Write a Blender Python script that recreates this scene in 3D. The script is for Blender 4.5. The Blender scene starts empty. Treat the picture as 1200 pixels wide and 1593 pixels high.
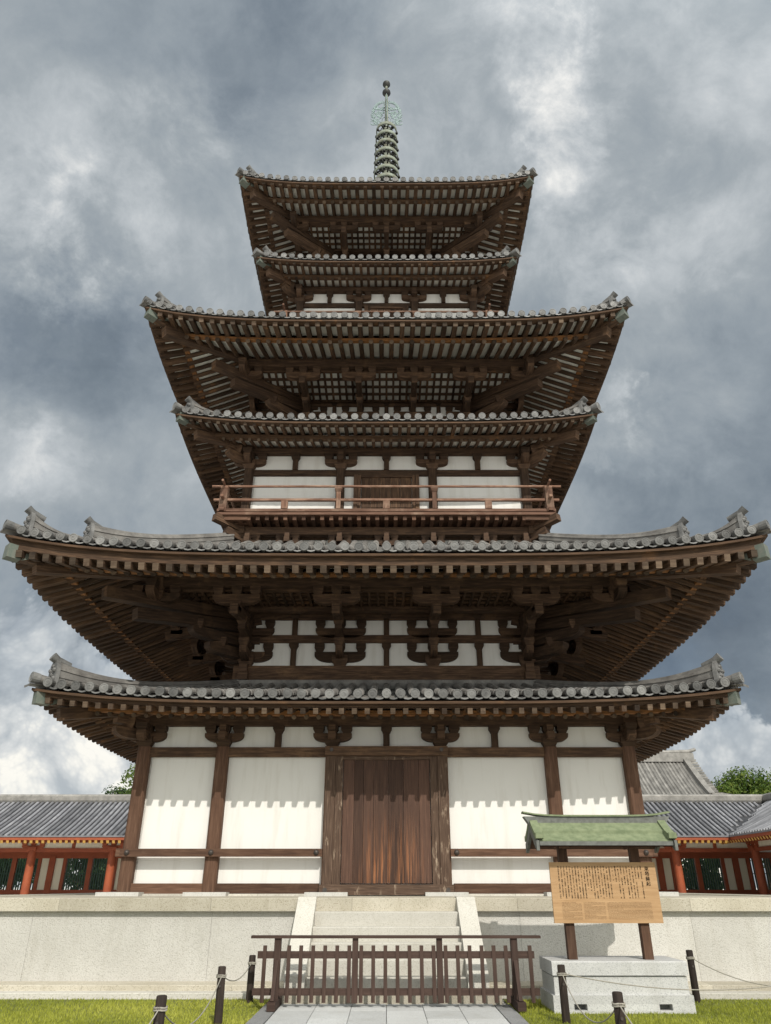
import bpy, math, random
import numpy as np
from mathutils import Vector, Matrix
R = math.radians
rnd = random.Random(7)
SC = bpy.context.scene
COL = SC.collection

# ------------------------------------------------------------------ camera
cam_d = bpy.data.cameras.new('camera')
cam = bpy.data.objects.new('camera', cam_d); COL.objects.link(cam)
cam.location = (0, -21.6, 0.17)
cam.rotation_euler = (R(90 + 27.4), 0, 0)
cam_d.sensor_fit = 'VERTICAL'; cam_d.sensor_height = 24; cam_d.sensor_width = 18
cam_d.lens = 24 * 1123 / 1593
cam_d.shift_x = -1.5 / 1593
cam_d.clip_start = 0.05; cam_d.clip_end = 3000
SC.camera = cam
PF, PTH = 1123.0, R(27.4)
def pix_dir(u, v):
    dx = (u - 601.5) / PF; dy = (796.5 - v) / PF
    return Vector((dx, math.cos(PTH) - dy * math.sin(PTH), math.sin(PTH) + dy * math.cos(PTH))).normalized()

# ------------------------------------------------------------------ light
EL, AZ = R(39.2), R(16.5)
SUN = Vector((math.sin(AZ) * math.cos(EL), -math.cos(AZ) * math.cos(EL), math.sin(EL)))
sl = bpy.data.lights.new('sun', 'SUN'); sl.energy = 3.1; sl.angle = R(0.5); sl.color = (1, 0.955, 0.87)
so = bpy.data.objects.new('sun', sl); COL.objects.link(so)
so.rotation_euler = (-SUN).to_track_quat('-Z', 'Y').to_euler(); so.location = (20, -40, 50)
SC.view_settings.view_transform = 'Standard'; SC.view_settings.look = 'None'
SC.view_settings.gamma = 1; SC.view_settings.exposure = 0.06

# ------------------------------------------------------------------ node helper
class NT:
    def __init__(s, tree):
        s.t = tree; tree.nodes.clear()
    def n(s, kind, **kw):
        nd = s.t.nodes.new(kind)
        for k, v in kw.items():
            if k.startswith('i_'):
                key = k[2:]; key = int(key) if key.isdigit() else key.replace('_', ' ')
                if hasattr(v, 'is_output') or isinstance(v, bpy.types.NodeSocket): s.t.links.new(v, nd.inputs[key])
                else: nd.inputs[key].default_value = v
            else: setattr(nd, k, v)
        return nd
    def math(s, op, a, b=0.0, c=None, clamp=False):
        nd = s.n('ShaderNodeMath', operation=op, use_clamp=clamp)
        for i, x in enumerate((a, b, c)):
            if x is None: continue
            if isinstance(x, bpy.types.NodeSocket): s.t.links.new(x, nd.inputs[i])
            else: nd.inputs[i].default_value = x
        return nd.outputs[0]
    def mix(s, fac, a, b, mode='MIX'):
        nd = s.n('ShaderNodeMix', data_type='RGBA', blend_type=mode)
        for sock, x in ((nd.inputs[0], fac), (nd.inputs[6], a), (nd.inputs[7], b)):
            if isinstance(x, bpy.types.NodeSocket): s.t.links.new(x, sock)
            elif isinstance(x, (int, float)): sock.default_value = x
            else: sock.default_value = (*x[:3], 1)
        return nd.outputs[2]
    def ramp(s, fac, stops, interp='LINEAR'):
        nd = s.n('ShaderNodeValToRGB'); s.t.links.new(fac, nd.inputs[0])
        cr = nd.color_ramp; cr.interpolation = interp
        while len(cr.elements) < len(stops): cr.elements.new(0.5)
        for e, (p, c) in zip(cr.elements, stops):
            e.position = p; e.color = (c, c, c, 1) if isinstance(c, (int, float)) else (*c[:3], 1)
        return nd.outputs[0]
    def noise(s, vec, scale, detail=4, rough=0.55, dist=0.0):
        nd = s.n('ShaderNodeTexNoise', i_Scale=scale, i_Detail=detail, i_Roughness=rough, i_Distortion=dist)
        if vec is not None: s.t.links.new(vec, nd.inputs['Vector'])
        return nd.outputs[0]
    def vmul(s, vec, v):
        nd = s.n('ShaderNodeVectorMath', operation='MULTIPLY'); s.t.links.new(vec, nd.inputs[0]); nd.inputs[1].default_value = v
        return nd.outputs[0]

# ------------------------------------------------------------------ sky
world = bpy.data.worlds.new('World'); SC.world = world; world.use_nodes = True
W = NT(world.node_tree)
geo = W.n('ShaderNodeTexCoord').outputs['Generated']
nrm = W.n('ShaderNodeVectorMath', operation='NORMALIZE'); W.t.links.new(geo, nrm.inputs[0]); d = nrm.outputs[0]
sep = W.n('ShaderNodeSeparateXYZ'); W.t.links.new(d, sep.inputs[0])
zc = W.math('ADD', W.math('MAXIMUM', sep.outputs[2], 0.0), 0.22)
comb = W.n('ShaderNodeCombineXYZ')
W.t.links.new(W.math('DIVIDE', sep.outputs[0], zc), comb.inputs[0])
W.t.links.new(W.math('DIVIDE', sep.outputs[1], zc), comb.inputs[1])
pl = comb.outputs[0]
n1 = W.noise(pl, 1.05, 5, 0.5, 0.5)
wv = W.n('ShaderNodeTexNoise', i_Scale=3.0, i_Detail=3.0, i_Roughness=0.5); W.t.links.new(d, wv.inputs['Vector'])
wm = W.n('ShaderNodeVectorMath', operation='MULTIPLY_ADD'); W.t.links.new(wv.outputs[1], wm.inputs[0]); wm.inputs[1].default_value = (.16, .16, .16); W.t.links.new(d, wm.inputs[2])
dd = wm.outputs[0]
n2 = W.noise(dd, 4.6, 9, 0.60, 0.0)
bl = W.math('ABSOLUTE', W.math('MULTIPLY_ADD', W.noise(dd, 6.5, 6, 0.55, 0.1), 2.0, -1.0))      # billows with soft bright crests
n3 = W.noise(dd, 17.0, 9, 0.66, 0.0)
val = W.math('ADD', W.math('MULTIPLY', n1, 0.55), W.math('MULTIPLY', n2, 0.62))
val = W.math('ADD', val, W.math('MULTIPLY', n3, 0.24))
val = W.math('SUBTRACT', val, W.math('MULTIPLY', bl, 0.16))
val = W.math('ADD', W.math('MULTIPLY', W.math('SUBTRACT', val, 0.68), 1.0), 0.545)
# wind-torn edge for the banks of cloud that lie over the temple
wob = W.n('ShaderNodeTexNoise', i_Scale=4.5, i_Detail=7.0, i_Roughness=0.62); W.t.links.new(d, wob.inputs['Vector'])
ws = W.n('ShaderNodeVectorMath', operation='MULTIPLY_ADD'); W.t.links.new(wob.outputs[1], ws.inputs[0])
ws.inputs[1].default_value = (0.36, 0.36, 0.36); W.t.links.new(d, ws.inputs[2])
wo = W.n('ShaderNodeVectorMath', operation='SUBTRACT'); W.t.links.new(ws.outputs[0], wo.inputs[0]); wo.inputs[1].default_value = (0.18, 0.18, 0.18)
dw = W.n('ShaderNodeVectorMath', operation='NORMALIZE'); W.t.links.new(wo.outputs[0], dw.inputs[0]); dw = dw.outputs[0]
acc = {True: 0.0, False: 0.0}
def bank(u, v, rad, amp):
    dt = W.n('ShaderNodeVectorMath', operation='DOT_PRODUCT'); W.t.links.new(dw, dt.inputs[0]); dt.inputs[1].default_value = pix_dir(u, v)
    mr = W.n('ShaderNodeMapRange', interpolation_type='SMOOTHSTEP'); W.t.links.new(dt.outputs['Value'], mr.inputs[0])
    mr.inputs[1].default_value = math.cos(R(rad)); mr.inputs[2].default_value = 1.0
    mr.inputs[3].default_value = 0; mr.inputs[4].default_value = amp
    acc[amp > 0] = W.math('ADD', acc[amp > 0], mr.outputs[0])
for b in ((850, 100, 5, .18), (900, 160, 4.5, .20), (925, 235, 4, .10), (690, 130, 15, .05), (1100, 60, 14, .06), (265, 170, 5, .10), (290, 220, 4, .07), (20, 340, 5, .14), (70, 390, 4, .15), (115, 425, 3, .18),
          (60, 250, 9, .08), (160, 320, 4, .06), (300, 330, 12, .05), (60, 730, 5, .09), (0, 690, 5, .10), (40, 620, 4, .05), (170, 850, 9, .05), (190, 500, 4, .12),
          (945, 665, 3, .22), (985, 690, 2.5, .12), (1000, 440, 10, .10), (900, 420, 6, .08), (1120, 330, 9, .06), (1160, 1175, 5, .16), (1060, 690, 4, .10), (1010, 290, 4, -.07),
          (110, 540, 9, -.20), (60, 470, 6, -.08), (250, 40, 14, -.08), (500, 30, 12, -.05), (1110, 640, 13, -.12), (1190, 880, 16, -.15), (1000, 880, 13, -.13), (1090, 1050, 11, -.17),
          (1050, 1130, 6, -.12), (60, 900, 9, -.12), (150, 970, 8, -.14), (250, 620, 10, -.05)):
    bank(*b)
torn = W.n('ShaderNodeMapRange'); W.t.links.new(W.noise(dd, 8.5, 10, 0.63, 0.0), torn.inputs[0])
torn.inputs[1].default_value = .36; torn.inputs[2].default_value = .64; torn.inputs[3].default_value = .25; torn.inputs[4].default_value = 1.2
val = W.math('ADD', val, W.math('MULTIPLY', acc[True], torn.outputs[0]))
val = W.math('ADD', val, W.math('MULTIPLY', acc[False], .85))
# bright heaped cloud low down on the left and right
def heap(u, v, rad):
    dt = W.n('ShaderNodeVectorMath', operation='DOT_PRODUCT'); W.t.links.new(dw, dt.inputs[0]); dt.inputs[1].default_value = pix_dir(u, v)
    mr = W.n('ShaderNodeMapRange', interpolation_type='SMOOTHSTEP'); W.t.links.new(dt.outputs['Value'], mr.inputs[0])
    mr.inputs[1].default_value = math.cos(R(rad)); mr.inputs[2].default_value = math.cos(R(rad * .25)); return mr.outputs[0]
hm = W.math('MAXIMUM', W.math('MAXIMUM', heap(40, 1150, 12), heap(150, 1215, 9)), W.math('MULTIPLY', heap(1165, 1180, 6), .6))
vo = W.n('ShaderNodeTexVoronoi', feature='F1', normalize=True, i_Scale=15.0, i_Detail=3.0, i_Roughness=.55, i_Lacunarity=2.4); W.t.links.new(dd, vo.inputs['Vector'])
vr = W.ramp(vo.outputs['Distance'], [(.10, 1.0), (.50, 0.0)])
clear = W.ramp(W.noise(dw, 3.1, 5, 0.6), [(0.50, 0.0), (0.72, 1.0)])
cl = W.ramp(val, [(0.0, (.105, .135, .172)), (0.22, (.175, .214, .255)), (0.42, (.28, .323, .362)), (0.56, (.355, .395, .425)), (0.72, (.50, .535, .56)), (0.88, (.70, .715, .715)), (1.0, (.86, .855, .83))])
hmask = W.ramp(W.math('MINIMUM', W.math('MULTIPLY', hm, 5.0), W.math('ADD', hm, W.math('MULTIPLY', W.math('SUBTRACT', vr, .5), .75))), [(.28, 0.0), (.52, 1.0)])
hcol = W.ramp(W.math('ADD', W.math('MULTIPLY', vr, .62), W.math('ADD', W.math('MULTIPLY', W.noise(dd, 6.0, 5, .6), .5), W.math('MULTIPLY', heap(140, 1230, 9), .3))), [(.34, (.30, .34, .38)), (.62, (.46, .50, .53)), (.84, (.68, .70, .70)), (1.0, (.95, .93, .86))])
cl = W.mix(hmask, cl, hcol)
sky = W.n('ShaderNodeTexSky', sky_type='NISHITA', sun_disc=False, sun_elevation=EL, sun_rotation=math.atan2(SUN.x, SUN.y))
bg1 = W.n('ShaderNodeBackground', i_Strength=0.07); W.t.links.new(sky.outputs[0], bg1.inputs[0])
# unseen cloud around the sun, behind the viewer, brightened and warmed as added fill
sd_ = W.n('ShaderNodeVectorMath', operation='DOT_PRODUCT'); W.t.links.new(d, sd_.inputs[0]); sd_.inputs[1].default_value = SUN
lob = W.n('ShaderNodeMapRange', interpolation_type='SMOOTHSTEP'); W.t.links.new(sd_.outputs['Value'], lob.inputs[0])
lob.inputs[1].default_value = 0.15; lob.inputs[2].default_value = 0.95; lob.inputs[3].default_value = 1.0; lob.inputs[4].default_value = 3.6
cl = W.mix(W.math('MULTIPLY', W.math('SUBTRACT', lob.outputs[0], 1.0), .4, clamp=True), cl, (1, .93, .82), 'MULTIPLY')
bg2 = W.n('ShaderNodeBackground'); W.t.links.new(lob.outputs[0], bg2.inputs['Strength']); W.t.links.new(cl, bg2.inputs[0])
cover = W.math('SUBTRACT', 1.0, W.math('MULTIPLY', clear, W.ramp(val, [(0.3, 0.30), (0.6, 0.0)])))
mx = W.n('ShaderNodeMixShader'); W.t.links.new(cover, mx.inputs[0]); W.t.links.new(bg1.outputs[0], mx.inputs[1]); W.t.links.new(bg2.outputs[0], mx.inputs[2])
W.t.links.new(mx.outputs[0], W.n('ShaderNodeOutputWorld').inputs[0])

# ------------------------------------------------------------------ materials
def mat(name):
    m = bpy.data.materials.new(name); m.use_nodes = True
    t = NT(m.node_tree)
    p = t.n('ShaderNodeBsdfPrincipled'); o = t.n('ShaderNodeOutputMaterial'); t.t.links.new(p.outputs[0], o.inputs[0])
    p.inputs['Specular IOR Level'].default_value = 0.25
    return m, t, p
def bump(t, p, h, s, dist=0.02):
    b = t.n('ShaderNodeBump', i_Strength=s, i_Distance=dist); t.t.links.new(h, b.inputs['Height']); t.t.links.new(b.outputs[0], p.inputs['Normal'])
def tinted(t, c, lo=0.65, hi=1.35):
    a = t.n('ShaderNodeAttribute', attribute_name='tint').outputs['Fac']
    f = t.n('ShaderNodeMapRange'); t.t.links.new(a, f.inputs[0]); f.inputs[3].default_value = lo; f.inputs[4].default_value = hi
    vm = t.n('ShaderNodeVectorMath', operation='SCALE'); t.t.links.new(c, vm.inputs[0]); t.t.links.new(f.outputs[0], vm.inputs[3])
    return vm.outputs[0]
def wood(name, dark, mid, light, patina=None, rough=0.8, lo=0.55, hi=1.45, pt=(0.55, 0.75)):
    m, t, p = mat(name)
    uv = t.n('ShaderNodeTexCoord')
    g1 = t.noise(t.vmul(uv.outputs['UV'], (0.9, 9, 1)), 2.2, 5, 0.6, 0.3)
    g2 = t.noise(t.vmul(uv.outputs['UV'], (1.6, 55, 1)), 2.0, 3, 0.5)
    v = t.math('ADD', t.math('MULTIPLY', g1, 0.65), t.math('MULTIPLY', g2, 0.35))
    c = t.ramp(v, [(0.3, dark), (0.5, mid), (0.68, light)])
    if patina:
        pn = t.noise(uv.outputs['Object'], 1.7, 6, 0.65, 0.4)
        c = t.mix(t.math('MULTIPLY', t.ramp(pn, [(pt[0], 0.0), (pt[1], 1.0)]), 0.8), c, patina)
    c = tinted(t, c, lo, hi)
    t.t.links.new(c, p.inputs['Base Color']); p.inputs['Roughness'].default_value = rough
    bump(t, p, v, 0.35, 0.01)
    return m
M = {}
M['wood'] = wood('aged_wood', (.022, .013, .009), (.066, .038, .023), (.150, .088, .052), (.17, .098, .052))
M['rafter'] = wood('rafter_wood', (.024, .014, .009), (.070, .040, .023), (.160, .092, .052), (.24, .115, .045), pt=(.58, .78))
M['batten'] = wood('orange_batten', (.06, .028, .012), (.17, .075, .026), (.34, .16, .06), (.05, .03, .018), pt=(.5, .62))
M['post'] = wood('sunned_wood', (.045, .024, .016), (.095, .050, .031), (.150, .088, .058), (.20, .13, .09), pt=(.6, .85))
M['redwood'] = wood('balcony_wood', (.060, .030, .020), (.140, .074, .048), (.27, .16, .115), (.34, .235, .17), pt=(.5, .75))
M['endwood'] = wood('end_grain', (.07, .046, .031), (.13, .09, .06), (.22, .16, .11), (.05, .03, .02), lo=.3, hi=1.2, pt=(.45,.6))
M['fence'] = wood('stained_wood', (.034, .020, .016), (.053, .032, .025), (.075, .047, .037), None, lo=.85, hi=1.15)
M['oldpost'] = wood('weathered_post', (.014, .010, .009), (.028, .020, .016), (.055, .04, .03), (.28, .25, .21), pt=(.66, .74))
M['board'] = wood('cypress_board', (.33, .195, .095), (.42, .26, .135), (.49, .315, .17), None, lo=.95, hi=1.05)

def door_mat():
    m, t, p = mat('door_planks')
    tc = t.n('ShaderNodeTexCoord')
    s = t.noise(t.vmul(tc.outputs['UV'], (0.5, 14, 1)), 2.5, 6, 0.65, 0.4)
    f = t.noise(t.vmul(tc.outputs['UV'], (1.2, 60, 1)), 2.5, 3)
    base = t.ramp(t.math('ADD', t.math('MULTIPLY', s, .6), t.math('MULTIPLY', f, .4)), [(.35, (.040, .021, .015)), (.55, (.088, .047, .032)), (.7, (.155, .088, .057))])
    z = t.n('ShaderNodeSeparateXYZ'); t.t.links.new(tc.outputs['Object'], z.inputs[0])
    low = t.n('ShaderNodeMapRange', interpolation_type='SMOOTHSTEP'); t.t.links.new(z.outputs[2], low.inputs[0])
    low.inputs[1].default_value = 1.75; low.inputs[2].default_value = .35; low.inputs[3].default_value = 0; low.inputs[4].default_value = 1
    mid = t.n('ShaderNodeMapRange', interpolation_type='SMOOTHSTEP'); t.t.links.new(t.math('ABSOLUTE', t.math('SUBTRACT', z.outputs[0], 0.05)), mid.inputs[0])
    mid.inputs[1].default_value = .85; mid.inputs[2].default_value = .2; mid.inputs[3].default_value = 0; mid.inputs[4].default_value = 1
    st = t.noise(t.vmul(tc.outputs['UV'], (0.35, 10, 1)), 2.0, 5, 0.6, 0.2)
    worn = t.math('MULTIPLY', t.math('MULTIPLY', low.outputs[0], mid.outputs[0]), t.ramp(st, [(.47, 0.0), (.64, 1.0)]))
    c = t.mix(worn, base, t.ramp(f, [(.3, (.16, .055, .022)), (.6, (.38, .16, .07)), (.75, (.55, .32, .18))]))
    c = tinted(t, c, .7, 1.3)
    t.t.links.new(c, p.inputs['Base Color']); p.inputs['Roughness'].default_value = .7
    bump(t, p, f, .4, .01)
    return m
M['door'] = door_mat()
def jamb_mat():
    m, t, p = mat('flaking_jamb')
    tc = t.n('ShaderNodeTexCoord')
    f = t.noise(t.vmul(tc.outputs['UV'], (1.0, 30, 1)), 2.5, 4)
    base = t.ramp(f, [(.3, (.04, .024, .017)), (.55, (.10, .062, .042)), (.72, (.19, .13, .095))])
    w = t.noise(t.vmul(tc.outputs['Object'], (9, 9, 2.2)), 1.0, 7, .7, .3)
    c = t.mix(t.ramp(w, [(.58, 0.0), (.68, 1.0)]), base, (.34, .26, .19))
    t.t.links.new(c, p.inputs['Base Color']); p.inputs['Roughness'].default_value = .8
    bump(t, p, w, .4, .01)
    return m
M['jamb'] = jamb_mat()

def plaster(name, c0, c1):
    m, t, p = mat(name)
    tc = t.n('ShaderNodeTexCoord').outputs['Object']
    c = t.mix(t.noise(tc, .7, 6, .6), c0, c1)
    st = t.noise(t.vmul(tc, (5, 5, .6)), 1.0, 5, .6)
    c = t.mix(t.math('MULTIPLY', t.ramp(st, [(.50, 0.0), (.75, 1.0)]), .55), c, (c0[0] * .8, c0[1] * .78, c0[2] * .74))
    t.t.links.new(c, p.inputs['Base Color']); p.inputs['Roughness'].default_value = .9
    bump(t, p, t.noise(tc, 22, 5), .08, .02)
    return m
M['plaster'] = plaster('white_plaster', (.71, .69, .65), (.78, .765, .735))
M['soffit'] = plaster('soffit_whitewash', (.86, .84, .765), (.90, .885, .81))
M['buff'] = plaster('buff_plaster', (.70, .66, .52), (.78, .74, .60))

def tile(name, c0, c1, c2, sc=1.0):
    m, t, p = mat(name)
    tc = t.n('ShaderNodeTexCoord').outputs['Object']
    n = t.noise(tc, 3.2 * sc, 7, .65)
    c = t.ramp(n, [(.32, c0), (.5, c1), (.68, c2)])
    sp = t.noise(tc, 14 * sc, 4, .6)
    c = t.mix(t.math('MULTIPLY', t.ramp(sp, [(.58, 0.0), (.72, 1.0)]), .5), c, tuple(x * .45 for x in c0))
    c = tinted(t, c, .6, 1.35)
    t.t.links.new(c, p.inputs['Base Color']); p.inputs['Roughness'].default_value = .55; p.inputs['Specular IOR Level'].default_value = .4
    bump(t, p, sp, .25, .01)
    return m
M['tile'] = tile('grey_tile', (.10, .092, .085), (.155, .145, .134), (.225, .212, .195))
M['disc'] = tile('eave_disc_tile', (.085, .083, .081), (.138, .135, .13), (.205, .20, .193))
M['tile_blue'] = tile('blue_grey_tile', (.15, .15, .163), (.205, .205, .22), (.275, .275, .29), .6)
M['tile_bed'] = tile('tile_valley', (.035, .035, .04), (.055, .055, .06), (.08, .08, .085), .5)
M['tile_hall'] = tile('hall_tile', (.13, .122, .112), (.195, .185, .17), (.27, .255, .235), .5)

def stone(name, c0, c1, speck, sc=60, rough=.8, bmp=.5):
    m, t, p = mat(name)
    tc = t.n('ShaderNodeTexCoord').outputs['Object']
    c = t.mix(t.ramp(t.noise(tc, 1.1, 6, .6), [(.35, 0.0), (.65, 1.0)]), c0, c1)
    s1 = t.noise(tc, sc, 3, .6)
    c = t.mix(t.ramp(s1, [(.36, 1.0), (.46, 0.0)]), c, speck)
    s2 = t.noise(tc, sc * .35, 5, .7)
    c = t.mix(t.math('MULTIPLY', t.ramp(s2, [(.5, 0.0), (.75, 1.0)]), .3), c, tuple(x * .72 for x in c0))
    s3 = t.noise(t.vmul(tc, (3.2, 3.2, .55)), 1.0, 7, .68)
    c = t.mix(t.math('MULTIPLY', t.ramp(s3, [(.52, 0.0), (.74, 1.0)]), .36), c, tuple(x * k for x, k in zip(c0, (.66, .63, .56))))
    c = tinted(t, c, .87, 1.1)
    t.t.links.new(c, p.inputs['Base Color']); p.inputs['Roughness'].default_value = rough
    bump(t, p, s1, bmp, .012)
    return m
M['granite'] = stone('bush_hammered_granite', (.53, .51, .47), (.60, .58, .54), (.43, .41, .37), 52, .8, .8)
M['cap'] = stone('cap_stone', (.42, .38, .30), (.50, .46, .38), (.31, .275, .21), 55)
M['step'] = stone('step_stone', (.50, .475, .42), (.57, .545, .49), (.41, .385, .33), 55)
M['white_stone'] = stone('pale_stone', (.54, .525, .49), (.61, .595, .56), (.44, .43, .40), 40, .8, .3)
M['grey_granite'] = stone('grey_granite', (.47, .465, .455), (.55, .545, .53), (.33, .33, .33), 85)
M['kerb'] = stone('kerb_stone', (.20, .20, .20), (.26, .26, .26), (.14, .14, .14), 60)
M['path'] = stone('path_slab', (.47, .47, .46), (.54, .545, .54), (.37, .37, .37), 60, .8, .3)
M['gravel'] = stone('pale_gravel', (.62, .60, .56), (.70, .68, .64), (.42, .41, .39), 30)

def simple(name, c, c2=None, sc=4, rough=.6, metal=0, lo=.9, hi=1.1, bmp=0.0):
    m, t, p = mat(name)
    tc = t.n('ShaderNodeTexCoord').outputs['Object']
    n = t.noise(tc, sc, 6, .62)
    cc = t.mix(t.ramp(n, [(.35, 0.0), (.65, 1.0)]), c, c2 or tuple(x * .75 for x in c))
    cc = tinted(t, cc, lo, hi)
    t.t.links.new(cc, p.inputs['Base Color']); p.inputs['Roughness'].default_value = rough; p.inputs['Metallic'].default_value = metal
    if bmp: bump(t, p, n, bmp, .02)
    return m
M['verdigris'] = simple('verdigris_copper', (.135, .165, .092), (.21, .24, .14), 11, .75)
M['capcopper'] = simple('weathered_cap_copper', (.10, .125, .105), (.15, .155, .13), 9, .65)
M['patina'] = simple('spire_patina', (.25, .29, .24), (.14, .13, .09), 4, .6)
M['suien'] = simple('pale_verdigris', (.31, .40, .39), (.20, .26, .255), 6, .6)
M['bronze'] = simple('dark_bronze', (.030, .030, .030), (.06, .06, .055), 5, .5, .3)
M['copper_side'] = simple('dull_copper', (.17, .175, .16), (.11, .11, .10), 12, .65)
M['iron'] = simple('iron_stud', (.07, .065, .06), (.11, .09, .08), 20, .5, .6)
M['verm'] = simple('vermilion_paint', (.34, .088, .038), (.26, .066, .031), 2, .55, 0, .85, 1.15)
M['yellow'] = simple('yellow_end_paint', (.58, .34, .085), (.46, .27, .07), 5, .6)
M['lattice'] = simple('green_lattice_paint', (.030, .065, .050), (.045, .09, .065), 5, .6)
M['ink'] = simple('black_ink', (.02, .016, .012), (.03, .024, .018), 5, .7)
M['fineink'] = simple('brown_ink', (.10, .06, .03), (.12, .07, .035), 5, .7)
M['rope'] = simple('pale_rope', (.34, .315, .27), (.27, .25, .21), 60, .9)
M['bark'] = simple('bark', (.07, .05, .035), (.11, .08, .06), 8, .9)
M['soil'] = simple('lawn_soil', (.12, .13, .04), (.16, .17, .05), 3, .95)
def leafy(name, c0, c1, c2):
    m, t, p = mat(name)
    a = t.n('ShaderNodeAttribute', attribute_name='tint').outputs['Fac']
    c = t.ramp(a, [(0.0, c0), (.5, c1), (1.0, c2)])
    t.t.links.new(c, p.inputs['Base Color']); p.inputs['Roughness'].default_value = .6
    tr = t.n('ShaderNodeBsdfTranslucent'); t.t.links.new(c, tr.inputs[0])
    ms = t.n('ShaderNodeMixShader', i_0=.3); t.t.links.new(p.outputs[0], ms.inputs[1]); t.t.links.new(tr.outputs[0], ms.inputs[2])
    out = [n for n in t.t.nodes if n.type == 'OUTPUT_MATERIAL'][0]; t.t.links.new(ms.outputs[0], out.inputs[0])
    return m
M['leaf'] = leafy('leaves', (.035, .075, .012), (.085, .14, .022), (.16, .20, .035))
M['leaf_pine'] = leafy('dark_leaves', (.02, .05, .018), (.04, .08, .025), (.07, .12, .03))
M['grass'] = leafy('grass_blades', (.21, .24, .03), (.35, .37, .05), (.50, .50, .10))

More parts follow.
